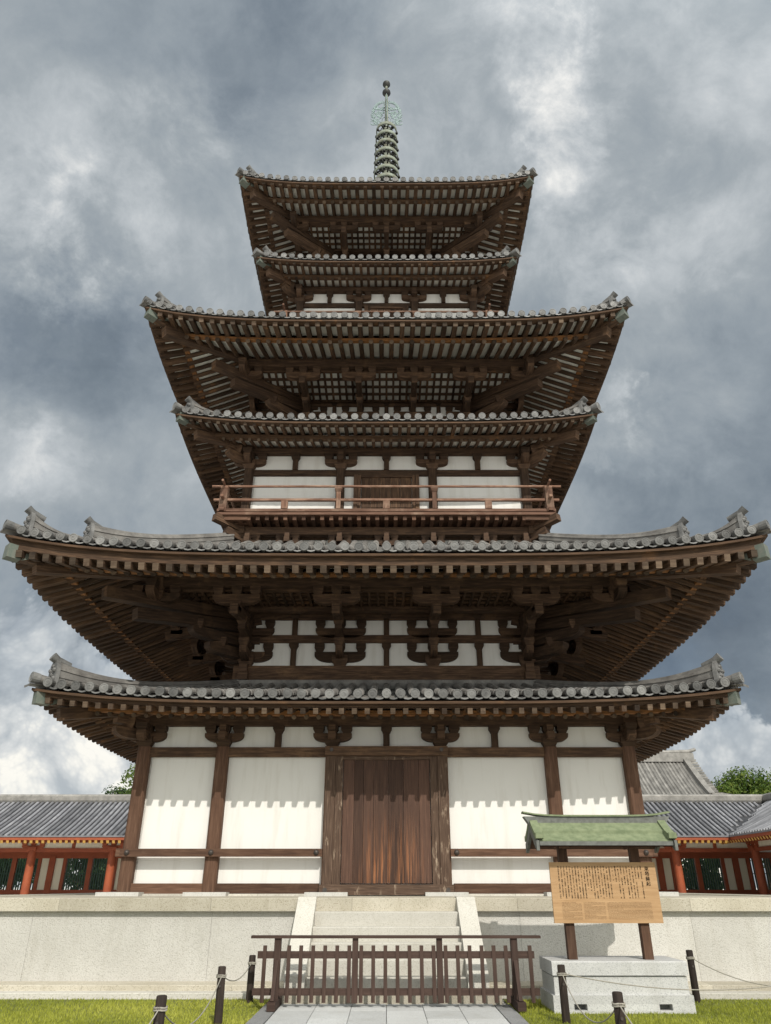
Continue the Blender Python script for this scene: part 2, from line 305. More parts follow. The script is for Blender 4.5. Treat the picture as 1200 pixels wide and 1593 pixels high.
# ------------------------------------------------------------------ mesh builder
class MB:
    def __init__(s): s.v = []; s.f = []; s.uv = []; s.m = []; s.t = []; s.sm = []
    def add(s, verts, faces, uvs=None, m=0, tint=None, smooth=False):
        b = len(s.v); s.v.extend(tuple(p) for p in verts)
        if tint is None: tint = rnd.random()
        for i, f in enumerate(faces):
            s.f.append(tuple(b + k for k in f)); s.m.append(m[i] if isinstance(m, (list, tuple)) else m); s.t.append(tint); s.sm.append(smooth)
            if uvs: s.uv.extend(uvs[i])
            else: s.uv.extend((verts[k][0] + verts[k][1], verts[k][2]) for k in f)
        return s
    def beam(s, p0, p1, w, h, m=0, em=None, up=(0, 0, 1), tint=None, taper=1.0):
        p0 = Vector(p0); p1 = Vector(p1); dv = p1 - p0; L = dv.length; dv.normalize()
        upv = Vector(up)
        if abs(dv.dot(upv)) > .98: upv = Vector((0, 1, 0))
        sd = dv.cross(upv).normalized(); uu = sd.cross(dv).normalized()
        vs = []
        for p, k in ((p0, 1.0), (p1, taper)):
            for a, b in ((-1, -1), (1, -1), (1, 1), (-1, 1)): vs.append(p + sd * a * w / 2 * k + uu * b * h / 2 * k)
        fs = [(0, 1, 5, 4), (1, 2, 6, 5), (2, 3, 7, 6), (3, 0, 4, 7), (3, 2, 1, 0), (4, 5, 6, 7)]
        o = rnd.random() * 50; q = rnd.random() * 9; uv = []; acc = q
        for wd in (w, h, w, h):
            uv.append([(o, acc), (o, acc + wd), (o + L, acc + wd), (o + L, acc)]); acc += wd
        uv = [[u[0], u[1], u[2], u[3]] for u in uv]
        e = [(o, q), (o + .05, q), (o + .05, q + h), (o, q + h)]
        uv += [e, e]
        em = m if em is None else em
        return s.add(vs, fs, uv, [m] * 4 + [em] * 2, tint)
    def box(s, x0, x1, y0, y1, z0, z1, m=0, em=None, tint=None):
        dx, dy, dz = x1 - x0, y1 - y0, z1 - z0; cx, cy, cz = (x0 + x1) / 2, (y0 + y1) / 2, (z0 + z1) / 2
        if dx >= dy and dx >= dz: return s.beam((x0, cy, cz), (x1, cy, cz), dy, dz, m, em, tint=tint)
        if dy >= dz: return s.beam((cx, y0, cz), (cx, y1, cz), dx, dz, m, em, tint=tint)
        return s.beam((cx, cy, z0), (cx, cy, z1), dx, dy, m, em, tint=tint)
    def tube(s, pts, rad, n=8, m=0, em=None, tint=None, smooth=True, caps=True):
        pts = [Vector(p) for p in pts]
        if not isinstance(rad, (list, tuple)): rad = [rad] * len(pts)
        vs = []; uvs = []; fs = []; o = rnd.random() * 40; q = rnd.random() * 5; acc = 0; prev = None; ls = []
        for i, p in enumerate(pts):
            t = (pts[min(i + 1, len(pts) - 1)] - pts[max(i - 1, 0)]).normalized()
            ref = Vector((0, 0, 1)) if abs(t.z) < .95 else Vector((0, 1, 0))
            a = t.cross(ref).normalized(); b = a.cross(t).normalized()
            if i: acc += (p - pts[i - 1]).length
            ls.append(acc)
            for k in range(n):
                an = 2 * math.pi * k / n; vs.append(p + (a * math.cos(an) + b * math.sin(an)) * rad[i])
        for i in range(len(pts) - 1):
            for k in range(n):
                k2 = (k + 1) % n
                fs.append((i * n + k, i * n + k2, (i + 1) * n + k2, (i + 1) * n + k))
                c = 2 * math.pi * rad[i] / n
                uvs.append([(o + ls[i], q + k * c), (o + ls[i], q + (k + 1) * c), (o + ls[i + 1], q + (k + 1) * c), (o + ls[i + 1], q + k * c)])
        ti = rnd.random() if tint is None else tint
        s.add(vs, fs, uvs, m, ti, smooth)
        if caps:
            em = m if em is None else em
            for i, rev in ((0, True), (len(pts) - 1, False)):
                ring = vs[i * n:(i + 1) * n]; idx = list(range(n))
                if rev: idx.reverse()
                s.add(ring, [tuple(idx)], [[(o + .02 * k, q + .01 * k * k) for k in range(n)]], em, ti)
        return s
    def lathe(s, prof, c=(0, 0), n=24, m=0, tint=.5, smooth=True):
        vs = [(c[0] + r * math.cos(2 * math.pi * k / n), c[1] + r * math.sin(2 * math.pi * k / n), z) for r, z in prof for k in range(n)]
        fs = [(i * n + k, i * n + (k + 1) % n, (i + 1) * n + (k + 1) % n, (i + 1) * n + k) for i in range(len(prof) - 1) for k in range(n)]
        return s.add(vs, fs, None, m, tint, smooth)
    def prism(s, poly, org, ax, ay, az, th, m=0, em=None, tint=None, along=False):
        """poly in (ax, ay) extruded th along az, centred on org"""
        org = Vector(org); ax = Vector(ax); ay = Vector(ay); az = Vector(az); n = len(poly)
        vs = [org + ax * a + ay * b - az * th / 2 for a, b in poly] + [org + ax * a + ay * b + az * th / 2 for a, b in poly]
        o = rnd.random() * 40; q = rnd.random() * 5
        fs = [tuple(range(n - 1, -1, -1)), tuple(range(n, 2 * n))] + [(i, (i + 1) % n, n + (i + 1) % n, n + i) for i in range(n)]
        uv = [[(o + poly[i][0], q + poly[i][1]) for i in range(n - 1, -1, -1)], [(o + poly[i][0], q + poly[i][1]) for i in range(n)]]
        for i in range(n):
            a = poly[i]; b = poly[(i + 1) % n]
            if not along and abs(b[0] - a[0]) > abs(b[1] - a[1]): uv.append([(o + a[0], q), (o + b[0], q), (o + b[0], q + th), (o + a[0], q + th)])
            else: uv.append([(o, q + a[1] + a[0]), (o, q + b[1] + b[0]), (o + th, q + b[1] + b[0]), (o + th, q + a[1] + a[0])])
        em = m if em is None else em
        return s.add(vs, fs, uv, [m, m] + [em if False else m] * n, tint)
    def sheet(s, rows, m=0, tint=.5, smooth=False, flip=False):
        """rows: list of equally long lists of points"""
        nr, nc = len(rows), len(rows[0]); vs = [p for r in rows for p in r]
        fs = []
        for i in range(nr - 1):
            for j in range(nc - 1):
                f = (i * nc + j, i * nc + j + 1, (i + 1) * nc + j + 1, (i + 1) * nc + j)
                fs.append(f[::-1] if flip else f)
        return s.add(vs, fs, None, m, tint, smooth)
    def build(s, name, mats, parent=None):
        me = bpy.data.meshes.new(name)
        me.from_pydata(s.v, [], s.f)
        for x in (mats if isinstance(mats, (list, tuple)) else [mats]): me.materials.append(x)
        me.polygons.foreach_set('material_index', s.m); me.polygons.foreach_set('use_smooth', s.sm)
        uvl = me.uv_layers.new(name='UVMap'); uvl.data.foreach_set('uv', [c for u in s.uv for c in u])
        at = me.attributes.new('tint', 'FLOAT', 'FACE'); at.data.foreach_set('value', s.t)
        me.update()
        o = bpy.data.objects.new(name, me); COL.objects.link(o)
        if parent: o.parent = parent
        return o
def tag(o, label=None, cat=None, group=None, kind=None):
    if label: o['label'] = label
    if cat: o['category'] = cat
    if group: o['group'] = group
    if kind: o['kind'] = kind
    return o
def thing(name, label, cat, loc=(0, 0, 0), group=None):
    o = bpy.data.objects.new(name, None); COL.objects.link(o); o.location = loc; o.empty_display_size = .3
    return tag(o, label, cat, group)
def four(mb, name, mats, parent, ks=(0, 1, 2, 3)):
    """one mesh, set on the sides of the square tower"""
    o = mb.build(name, mats, parent); res = [o]; o.rotation_euler.z = ks[0] * math.pi / 2; o.location.z = .004 * (ks[0] % 2)
    for k in ks[1:]:
        c = o.copy(); COL.objects.link(c); c.parent = parent; c.rotation_euler.z = k * math.pi / 2; c.location.z = .004 * (k % 2); res.append(c)      # odd sides 4 mm up: timbers that cross at a corner never share a plane
    return res
def put(src, parent, x, w, z, k):
    """copy of a part to lateral x, outward w, height z of side k"""
    c = src.copy(); COL.objects.link(c); c.parent = parent
    x += .006 * (k % 2); w += .004 * (k % 2)      # parts that meet at a corner stay a few mm out of each other's planes
    a = k * math.pi / 2; c.location = (x * math.cos(a) + w * math.sin(a), x * math.sin(a) - w * math.cos(a), z + .005 * (k % 2)); c.rotation_euler = (0, 0, a)
    return c

GZ = -1.30      # ground level; z = 0 is the top of the stone platform
# ================================================================== GROUND, PLATFORM, STAIR
g = MB(); S = 900
rows = [[(x, y, GZ - .02) for x in (-S, -60, 0, 60, S)] for y in (-S, -60, 0, 60, S)]
g.sheet(rows, 0); tag(g.build('ground', M['gravel']), kind='structure')
YP = -21.6 + 13.35            # front face of the cap stones
PB = -YP                      # platform half width
pod = thing('stone_platform', 'broad pale granite platform with cap and plinth stones carrying the pagoda', 'platform', (0, 0, 0))
mb = MB(); mb.box(-PB + .3, PB - .3, -PB + .3, PB - .3, GZ - .1, -.18, 0); core = mb.build('platform_core', M['granite'], pod)
def course(w0, w1, z0, z1, lens, m, name):
    mb = MB(); x = -w1; gap = .004; i = 0
    xe = w0 - .002      # each side stops where the next one's corner stone begins
    while x < xe - .05:
        L = min(lens * rnd.uniform(.8, 1.2), xe - x)
        if xe - x - L < .5: L = xe - x
        c = .008
        mb.prism([(-w1, z0), (-w1 - 0, z1 - c), (-w1 + c, z1), (-w0, z1), (-w0, z0)], (x + L / 2, 0, 0), (0, 1, 0), (0, 0, 1), (1, 0, 0), L - gap, 0)
        x += L; i += 1
    return four(mb, name, m, pod)
course(PB - .35, PB - .1, GZ - .05, -.185, 2.9, M['granite'], 'wall_course')
course(PB - 1.15, PB, -.19, 0.0, 2.6, M['cap'], 'cap_course')
course(PB - .15, PB + .40, GZ - .05, -1.155, 2.2, M['cap'], 'plinth_course')
course(PB - .15, PB + .65, GZ - .05, -1.228, 2.4, M['step'], 'plinth_course')
mb = MB(); k = 9; sz = 2 * (PB - 1.15) / k
for i in range(k):
    for j in range(k):
        x0 = -PB + 1.15 + i * sz; y0 = -PB + 1.15 + j * sz
        mb.box(x0 + .003, x0 + sz - .003, y0 + .003, y0 + sz - .003, -.12, -.004, 0)
mb.build('platform_paving', M['cap'], pod)

stair = thing('stone_stair', 'pale granite stair of low steps between sloping side stones, climbing to the pagoda door', 'stairs', (0, YP, 0))
YB = -21.6 + 11.95
y0 = YB + .12; n = 5; tr = (YP - y0) / n; rise = (-.19 - (GZ + .13)) / n
for i in range(n):
    mb = MB(); z1 = GZ + .13 + rise * (i + 1); a = y0 + tr * i - YP
    mb.prism([(a, GZ), (a, z1 - .012), (a + .012, z1), (.12, z1), (.12, GZ)], (0, 0, 0), (0, 1, 0), (0, 0, 1), (1, 0, 0), 2.27, 0, tint=rnd.random())
    mb.build('step', M['step'], stair)
mb = MB()
for a, b in ((-1.58, -.55), (-.546, .58), (.584, 1.60)): mb.box(a, b, YB - YP, .12, GZ, GZ + .125)
mb.build('base_stone', M['cap'], stair)
mb = MB()
mb.prism([(y0 - .10 - YP, GZ + .12), (y0 - .10 - YP, GZ + .36), (-.02, .018), (.30, .018), (.30, GZ + .12)], (0, 0, 0), (0, 1, 0), (0, 0, 1), (1, 0, 0), .295, 0, tint=.8)
o = mb.build('side_stone', M['step'], stair); o.location.x = -1.287
c = o.copy(); COL.objects.link(c); c.parent = stair; c.location.x = 1.287

# paved path running up to the stair
mb = MB(); yy = YB - .01; r2 = random.Random(5)
xs = [-1.44, -.95, -.47, 0.0, .49, .97, 1.46]
for j in range(14):
    L = .62 if j else .42
    y1 = yy - j * .62
    ya = y1; yb = y1 - .62
    for i in range(6):
        mb.box(xs[i] + .004, xs[i + 1] - .004, yb + .004, ya - .004, GZ - .03, GZ + .03 + r2.uniform(-.002, .002), 0, tint=r2.random())
tag(mb.build('path', M['path']), kind='structure')
for sx in (-1, 1):
    mb = MB()
    for j in range(8): mb.box(sx * 1.575 - .105 + .01, sx * 1.575 + .105 + .01, yy - (j + 1) * 1.1 + .004, yy - j * 1.1 - (.0 if j == 0 else .004), GZ - .03, GZ + .024, 0)
    tag(mb.build('path_kerb', M['kerb']), kind='structure')

# lawn either side: soil sheet and blades
def lawn(x0, x1, y0, y1, count):
    sh = MB(); sh.sheet([[(x0, y0, GZ), (x1, y0, GZ)], [(x0, y1, GZ), (x1, y1, GZ)]], 0); tag(sh.build('lawn_soil', M['soil']), kind='structure')
    rs = np.random.RandomState(int(abs(x0) * 10) + 3); n = count
    # many more blades close in front of the platform, where the lawn is seen
    x = rs.uniform(x0, x1, n); y = y0 + (y1 - y0) * rs.uniform(0, 1, n) ** .8
    cl = .5 + .5 * np.sin(x * 2.3 + np.sin(y * 3.1)) * np.sin(y * 2.7 + np.sin(x * 1.9))
    h = rs.uniform(.016, .042, n) * (.75 + .5 * cl); a = rs.uniform(0, 6.283, n); ln = rs.uniform(.1, .8, n) * h; b = rs.uniform(0, 6.283, n); w = rs.uniform(.003, .0065, n)
    v = np.empty((n, 3, 3)); z = np.full(n, GZ)
    v[:, 0] = np.stack([x - np.cos(a) * w, y - np.sin(a) * w, z], 1); v[:, 1] = np.stack([x + np.cos(a) * w, y + np.sin(a) * w, z], 1)
    v[:, 2] = np.stack([x + np.cos(b) * ln, y + np.sin(b) * ln, z + h], 1)
    me = bpy.data.meshes.new('grass'); me.vertices.add(3 * n); me.vertices.foreach_set('co', v.reshape(-1))
    me.loops.add(3 * n); me.loops.foreach_set('vertex_index', np.arange(3 * n)); me.polygons.add(n); me.polygons.foreach_set('loop_start', np.arange(n) * 3)
    at = me.attributes.new('tint', 'FLOAT', 'FACE'); at.data.foreach_set('value', np.clip(rs.uniform(0, .6, n) + .25 * cl + .3 * np.sin(x * .9 + 1.3 * np.sin(y * 1.7)) * np.sin(y * 1.3 + x * .4), 0, 1).astype(np.float32))
    me.materials.append(M['grass']); me.update(); me.validate()
    o = bpy.data.objects.new('grass', me); COL.objects.link(o); return o
tag(lawn(-14, -1.69, -21.6 + 12.65, -21.6 + 6.5, 210000), 'short sunlit lawn left of the paved path', 'lawn', kind='stuff')
tag(lawn(1.70, 14, -21.6 + 12.65, -21.6 + 6.5, 210000), 'short sunlit lawn right of the paved path around the sign base', 'lawn', kind='stuff')
# ================================================================== THE PAGODA
pag = thing('pagoda', 'tall dark timber pagoda with white plaster walls and six tiers of grey tiled eaves', 'pagoda')
PITCH = 0.283
ROOFS = [
 # W eave, zt disc centre, lift, top w, top z, fly end bottom (w, z), fly slope, base tip w, base bottom z, base slope, inner support w, rafter pitch, rafter w/h, ridge height, wide eaves
 dict(n=1, W=7.15, zt=3.58, L=.27, wt=3.72, ztop=4.52, wf=6.95, zf=3.23, sf=.30, wb=6.35, zb=3.23, sb=.37, wi=5.25, rp=.256, rw=.105, rh=.12, rr=.05, rid=.36),
 dict(n=2, W=8.01, zt=6.41, L=.45, wt=4.15, ztop=8.22, wf=7.81, zf=5.90, sf=.34, wb=7.15, zb=6.05, sb=.43, wi=5.45, rp=.288, rw=.135, rh=.16, rr=.075, rid=.42),
 dict(n=3, W=5.69, zt=11.28, L=.29, wt=2.75, ztop=12.72, wf=5.49, zf=11.05, sf=.28, wb=4.86, zb=11.02, sb=.37, wi=3.9, rp=.243, rw=.095, rh=.11, rr=.048, rid=.34),
 dict(n=4, W=6.66, zt=13.94, L=.50, wt=3.2, ztop=15.85, wf=6.46, zf=13.66, sf=.28, wb=5.84, zb=13.64, sb=.43, wi=4.25, rp=.288, rw=.13, rh=.15, rr=.068, rid=.40),
 dict(n=5, W=4.34, zt=18.58, L=.22, wt=1.75, ztop=20.02, wf=4.14, zf=18.35, sf=.28, wb=3.63, zb=18.30, sb=.36, wi=2.95, rp=.243, rw=.095, rh=.11, rr=.048, rid=.32),
 dict(n=6, W=5.05, zt=21.46, L=.40, wt=.55, ztop=24.3, wf=4.85, zf=21.23, sf=.28, wb=4.30, zb=21.19, sb=.43, wi=3.3, rp=.288, rw=.13, rh=.15, rr=.068, rid=.40),
]
def prof(r, s):
    a = .78
    return r['zt'] - .07 + (r['ztop'] - r['zt'] + .07) * (a * s + (1 - a) * s * s)
def Zt(r, x, w):
    s = (r['W'] - w) / (r['W'] - r['wt'])
    return prof(r, s) + r['L'] * min(1, abs(x) / r['W']) ** 4 * max(0, 1 - s) ** 1.5
def rat(r, x, w): return r['L'] * min(1.05, abs(x) / r['W']) ** 4 * max(0, (w - r['wi']) / (r['W'] - r['wi']))
def Zf(r, x, w): return r['zf'] + r['sf'] * (r['wf'] - w) + rat(r, x, w)
def Zb(r, x, w): return r['zb'] + r['sb'] * (r['wb'] - w) + rat(r, x, w)
def F(x, w, z): return (x, -w, z)
def strip(mb, w0, w1, z0, z1, n=28, m=0, tint=None):
    """a board running along one side, mitred at the corners; z0/z1 give bottom and top at (x, w)"""
    rows = [[], [], [], []]
    for i in range(n + 1):
        t = -1 + 2 * i / n
        rows[0].append(F(t * w0, w0, z0(t * w0, w0))); rows[1].append(F(t * w1, w1, z0(t * w1, w1)))
        rows[2].append(F(t * w1, w1, z1(t * w1, w1))); rows[3].append(F(t * w0, w0, z1(t * w0, w0)))
    vs = [p for r in rows for p in r]; c = n + 1; fs = []; uv = []
    o = rnd.random() * 30
    for a in range(4):
        b = (a + 1) % 4
        for i in range(n):
            fs.append((a * c + i, a * c + i + 1, b * c + i + 1, b * c + i))
            x0 = rows[0][i][0]; x1 = rows[0][i + 1][0]
            uv.append([(o + x0, a * .2), (o + x1, a * .2), (o + x1, a * .2 + .2), (o + x0, a * .2 + .2)])
    fs += [(0, c, 2 * c, 3 * c), (n, c + n, 2 * c + n, 3 * c + n)]; uv += [[(0, 0), (.1, 0), (.1, .1), (0, .1)]] * 2
    mb.add(vs, fs, uv, m, tint)

def disc(mb, c, out, up, r, m):
    """round eave tile end: rim, sunk field and boss"""
    c = Vector(c); out = Vector(out).normalized(); up = Vector(up); sd = out.cross(up).normalized(); up = sd.cross(out).normalized()
    prof_ = ((r * .93, -.16), (r, -.02), (r, 0), (r * .84, .002), (r * .79, -.006), (r * .52, -.006), (r * .48, 0.0), (r * .3, 0.001), (r * .26, -.005), (0.004, -.003))
    n = 14; vs = [c + (sd * math.cos(6.2832 * k / n) + up * math.sin(6.2832 * k / n)) * q + out * h for q, h in prof_ for k in range(n)]
    fs = [(i * n + k, i * n + (k + 1) % n, (i + 1) * n + (k + 1) % n, (i + 1) * n + k) for i in range(len(prof_) - 1) for k in range(n)]
    mb.add(vs, fs, None, m, None, False)

def tile_side(r):
    mb = MB(); Wd = r['W']; n = int(Wd / PITCH); rows = [i * PITCH for i in range(-n, n + 1) if abs(i * PITCH) < Wd - .12]
    for x in rows:
        wi = max(abs(x) + .02, r['wt']); ln = Wd - wi
        if ln < .08: continue
        k = max(1, int(round(ln / .33))); tint = rnd.random()
        for j in range(k):
            wa = Wd - ln * j / k; wb = Wd - ln * (j + 1) / k
            za = Zt(r, x, wa) + .07; zb = Zt(r, x, wb) + .07
            jx = rnd.uniform(-.006, .006); vs = []; q = 9
            for w_, z_, rr in ((wa, za, .088), (wb, zb, .079)):
                for a in range(q):
                    an = math.pi * (-.12 + 1.24 * a / (q - 1)); vs.append((x + jx + rr * math.cos(an), -w_, z_ + rr * math.sin(an)))
            fs = [(a, a + 1, q + a + 1, q + a) for a in range(q - 1)] + [tuple(range(q - 1, -1, -1))]
            mb.add(vs, fs, None, 0, min(1, max(0, tint * .4 + rnd.random() * .6)), False)
        disc(mb, (x + rnd.uniform(-.007, .007), -Wd - .02 + rnd.uniform(-.01, .01), Zt(r, x, Wd) + .07 + rnd.uniform(-.006, .006)), (0, -1, -.10), (0, 0, 1), .094, 1)
    for x in rows[:-1] :
        xm = x + PITCH / 2; wi = max(abs(x), abs(x + PITCH)); wi = max(min(wi, Wd - .05), r['wt']); ln = Wd - .005 - wi
        k = max(1, int(round(ln / .3)))
        for j in range(k):
            wa = Wd - .005 - ln * j / k; wb = Wd - .005 - ln * (j + 1) / k; vs = []; q = 5
            for w_, dz in ((wa, .028), (wb, .0)):
                for a in range(q):
                    t = a / (q - 1) - .5; vs.append((xm + t * (PITCH - .04), -w_, Zt(r, xm, w_) + dz - .045 + .20 * t * t))
            for a in range(q):
                t = a / (q - 1) - .5; vs.append((xm + t * (PITCH - .04), -wa, Zt(r, xm, wa) + .028 - (.075 if j == 0 else .09) + .20 * t * t))
            fs = [(a, a + 1, q + a + 1, q + a) for a in range(q - 1)] + [(2 * q + a, 2 * q + a + 1, a + 1, a) for a in range(q - 1)]
            mb.add(vs, fs, None, 0 if j else 1, None, False)
    # roof bed under the tiles
    rws = []
    for i in range(13):
        w_ = Wd - .04 + (r['wt'] - Wd + .04) * i / 12
        rws.append([F(t * w_ / 14, w_, Zt(r, t * w_ / 14, w_) - .075) for t in range(-14, 15)])
    mb.sheet(rws, 0, .3)
    return mb

DG = math.sqrt(.5)
def diag(w, z, off=0.0):
    """point on the corner diagonal at +x front"""
    return Vector((w, -w, z))
DV = Vector((DG, -DG, 0)); DS = Vector((DG, DG, 0))

def hip_ridge(r):
    """stacked tile ridge on the +x front corner"""
    out = []
    def ridge(w0, w1, h0, h1, flare):
        mb = MB(); n = 16; sec = []; lay = 6
        for j in range(lay + 1):
            t = j / lay
            sec += [(.15 - .02 * (j % 2), t * .8)] if j < lay else [(.13, .8)]
            if j < lay: sec.append((.15 - .02 * ((j + 1) % 2), t * .8 + .01))
        half = sec + [(.095, .82), (.085, .93), (.045, 1.0)]
        full = half + [(-a, b) for a, b in reversed(half)]
        rows = []
        for i in range(n + 1):
            t = i / n; w = w0 + (w1 - w0) * t; z = Zt(r, w, w) - .05
            h = h0 + (h1 - h0) * t + flare * max(0, (t - .45) / .55) ** 2.2
            rows.append([diag(w, z + b * h) + DS * a for a, b in full])
        mb.sheet(rows, 0, rnd.uniform(.3, .8))
        mb.add(rows[-1], [tuple(range(len(full)))], None, 0, .5); mb.add(rows[0], [tuple(range(len(full) - 1, -1, -1))], None, 0, .5)
        return mb, diag(w1, Zt(r, w1, w1) - .05), h1 + flare
    def end_tile(p, h):
        mb = MB(); hw = .19
        poly = [(-hw, 0), (hw, 0), (hw * 1.02, h * .6), (hw * .85, h * .86), (hw * .4, h * 1.02), (0, h * 1.06), (-hw * .4, h * 1.02), (-hw * .85, h * .86), (-hw * 1.02, h * .6)]
        mb.prism(poly, p + DV * .04, DS, Vector((0, 0, 1)), DV, .08, 0, tint=.55)
        # demon mask relief: brow, cheeks, nose, jaw
        for a, b, q in ((-.09, .66, .055), (.09, .66, .055), (0, .5, .05), (-.11, .36, .05), (.11, .36, .05), (0, .24, .075), (0, .8, .05), (-.06, .12, .04), (.06, .12, .04)):
            c = p + DS * a + Vector((0, 0, b * h)) + DV * .085
            prf = [(0.003, q * .9), (q * .6, q * .75), (q, q * .1), (q, -.03)]; n = 8
            vs = [c + (DS * math.cos(.785 * k) + Vector((0, 0, 1)) * math.sin(.785 * k)) * rr + DV * hh for rr, hh in prf for k in range(n)]
            mb.add(vs, [(i * n + k, i * n + (k + 1) % n, (i + 1) * n + (k + 1) % n, (i + 1) * n + k) for i in range(3) for k in range(n)], None, 0, .4)
        # crest tile leaning outward over the mask
        pts = [p - DV * .25 + Vector((0, 0, h * .92)), p + DV * .02 + Vector((0, 0, h * 1.03)), p + DV * .15 + Vector((0, 0, h * 1.16))]
        mb.tube(pts, [.07, .085, .095], 10, 0, tint=.45)
        return mb
    if r['n'] == 2:
        a, p1, h1 = ridge(r['wt'], 6.75, .42, .44, .16); out.append((a, end_tile(p1, h1)))
        b, p2, h2 = ridge(6.55, 7.66, .20, .34, .24); out.append((b, end_tile(p2, h2)))
    else:
        a, p1, h1 = ridge(r['wt'], r['W'] - .33, r['rid'], r['rid'] * .95, .22 if r['n'] == 1 else .16) if r['n'] != 1 else ridge(r['wt'], r['W'] - .33, .27, .33, .25); out.append((a, end_tile(p1, h1)))
    return out

def hip_timber(r):
    a = MB(); b = MB(); c = MB()
    s = 1.0 if r['rh'] > .13 else .78
    z = lambda f, w: f(r, w, w)
    a.beam(diag(r['wi'] - .5, z(Zb, r['wi'] - .5) + .02), diag(r['wb'] + .32, z(Zb, r['wb'] + .32) + .0), .24 * s, .30 * s, 0, 1)
    w1 = r['W'] - .20
    n = 5; w0 = r['wb'] - .5
    for i in range(n):
        t0 = w0 + (w1 - w0) * i / n; t1 = w0 + (w1 - w0) * (i + 1) / n
        b.beam(diag(t0, z(Zf, t0) + .07), diag(t1 + .01, z(Zf, t1 + .01) + .07), .22 * s, .27 * s, 0, 1, tint=.5)
    c.beam(diag(w1 - .10, z(Zf, w1 - .1) + .075), diag(w1 + .10, z(Zf, w1 + .1) + .075), .245 * s, .30 * s, 0, tint=.5)
    # pendant point where the sheathing runs back along the beam
    for sd in (-1, 1):
        q = diag(w1 - .12, z(Zf, w1 - .12) + .075) + DS * sd * (.1125 * s + .006)
        c.prism([(0, .16 * s), (-.34, .02), (0, -.16 * s)], q, DV, Vector((0, 0, 1)), DS, .012, 0, tint=.4)
    return a, b, c

def rafters(r, flying):
    mb = MB(); n = int(r['W'] / r['rp'])
    for i in range(-n, n + 1):
        x = i * r['rp'] + r['rp'] / 2
        if flying:
            w1 = r['wf'] + .10 + rnd.uniform(-.012, .012); w0 = max(r['wb'] - .25, abs(x) + .05)
            if w1 - w0 < .12: continue
            p0 = F(x, w0, Zf(r, x, w0) + r['rh'] / 2); p1 = F(x, w1, Zf(r, x, w1) + r['rh'] / 2)
            mb.beam(p0, p1, r['rw'], r['rh'], 0, 1, taper=.94)
        else:
            w1 = r['wb'] + rnd.uniform(-.015, .015) ; w0 = max(r['wi'] - .3, abs(x) + .06)
            if w1 - w0 < .12: continue
            rad = r['rr']
            p0 = F(x, w0, Zb(r, x, w0) + rad); p1 = F(x, w1, Zb(r, x, w1) + rad)
            mb.tube([p0, p1], [rad, rad * .96], 10, 0, 1)
    return mb

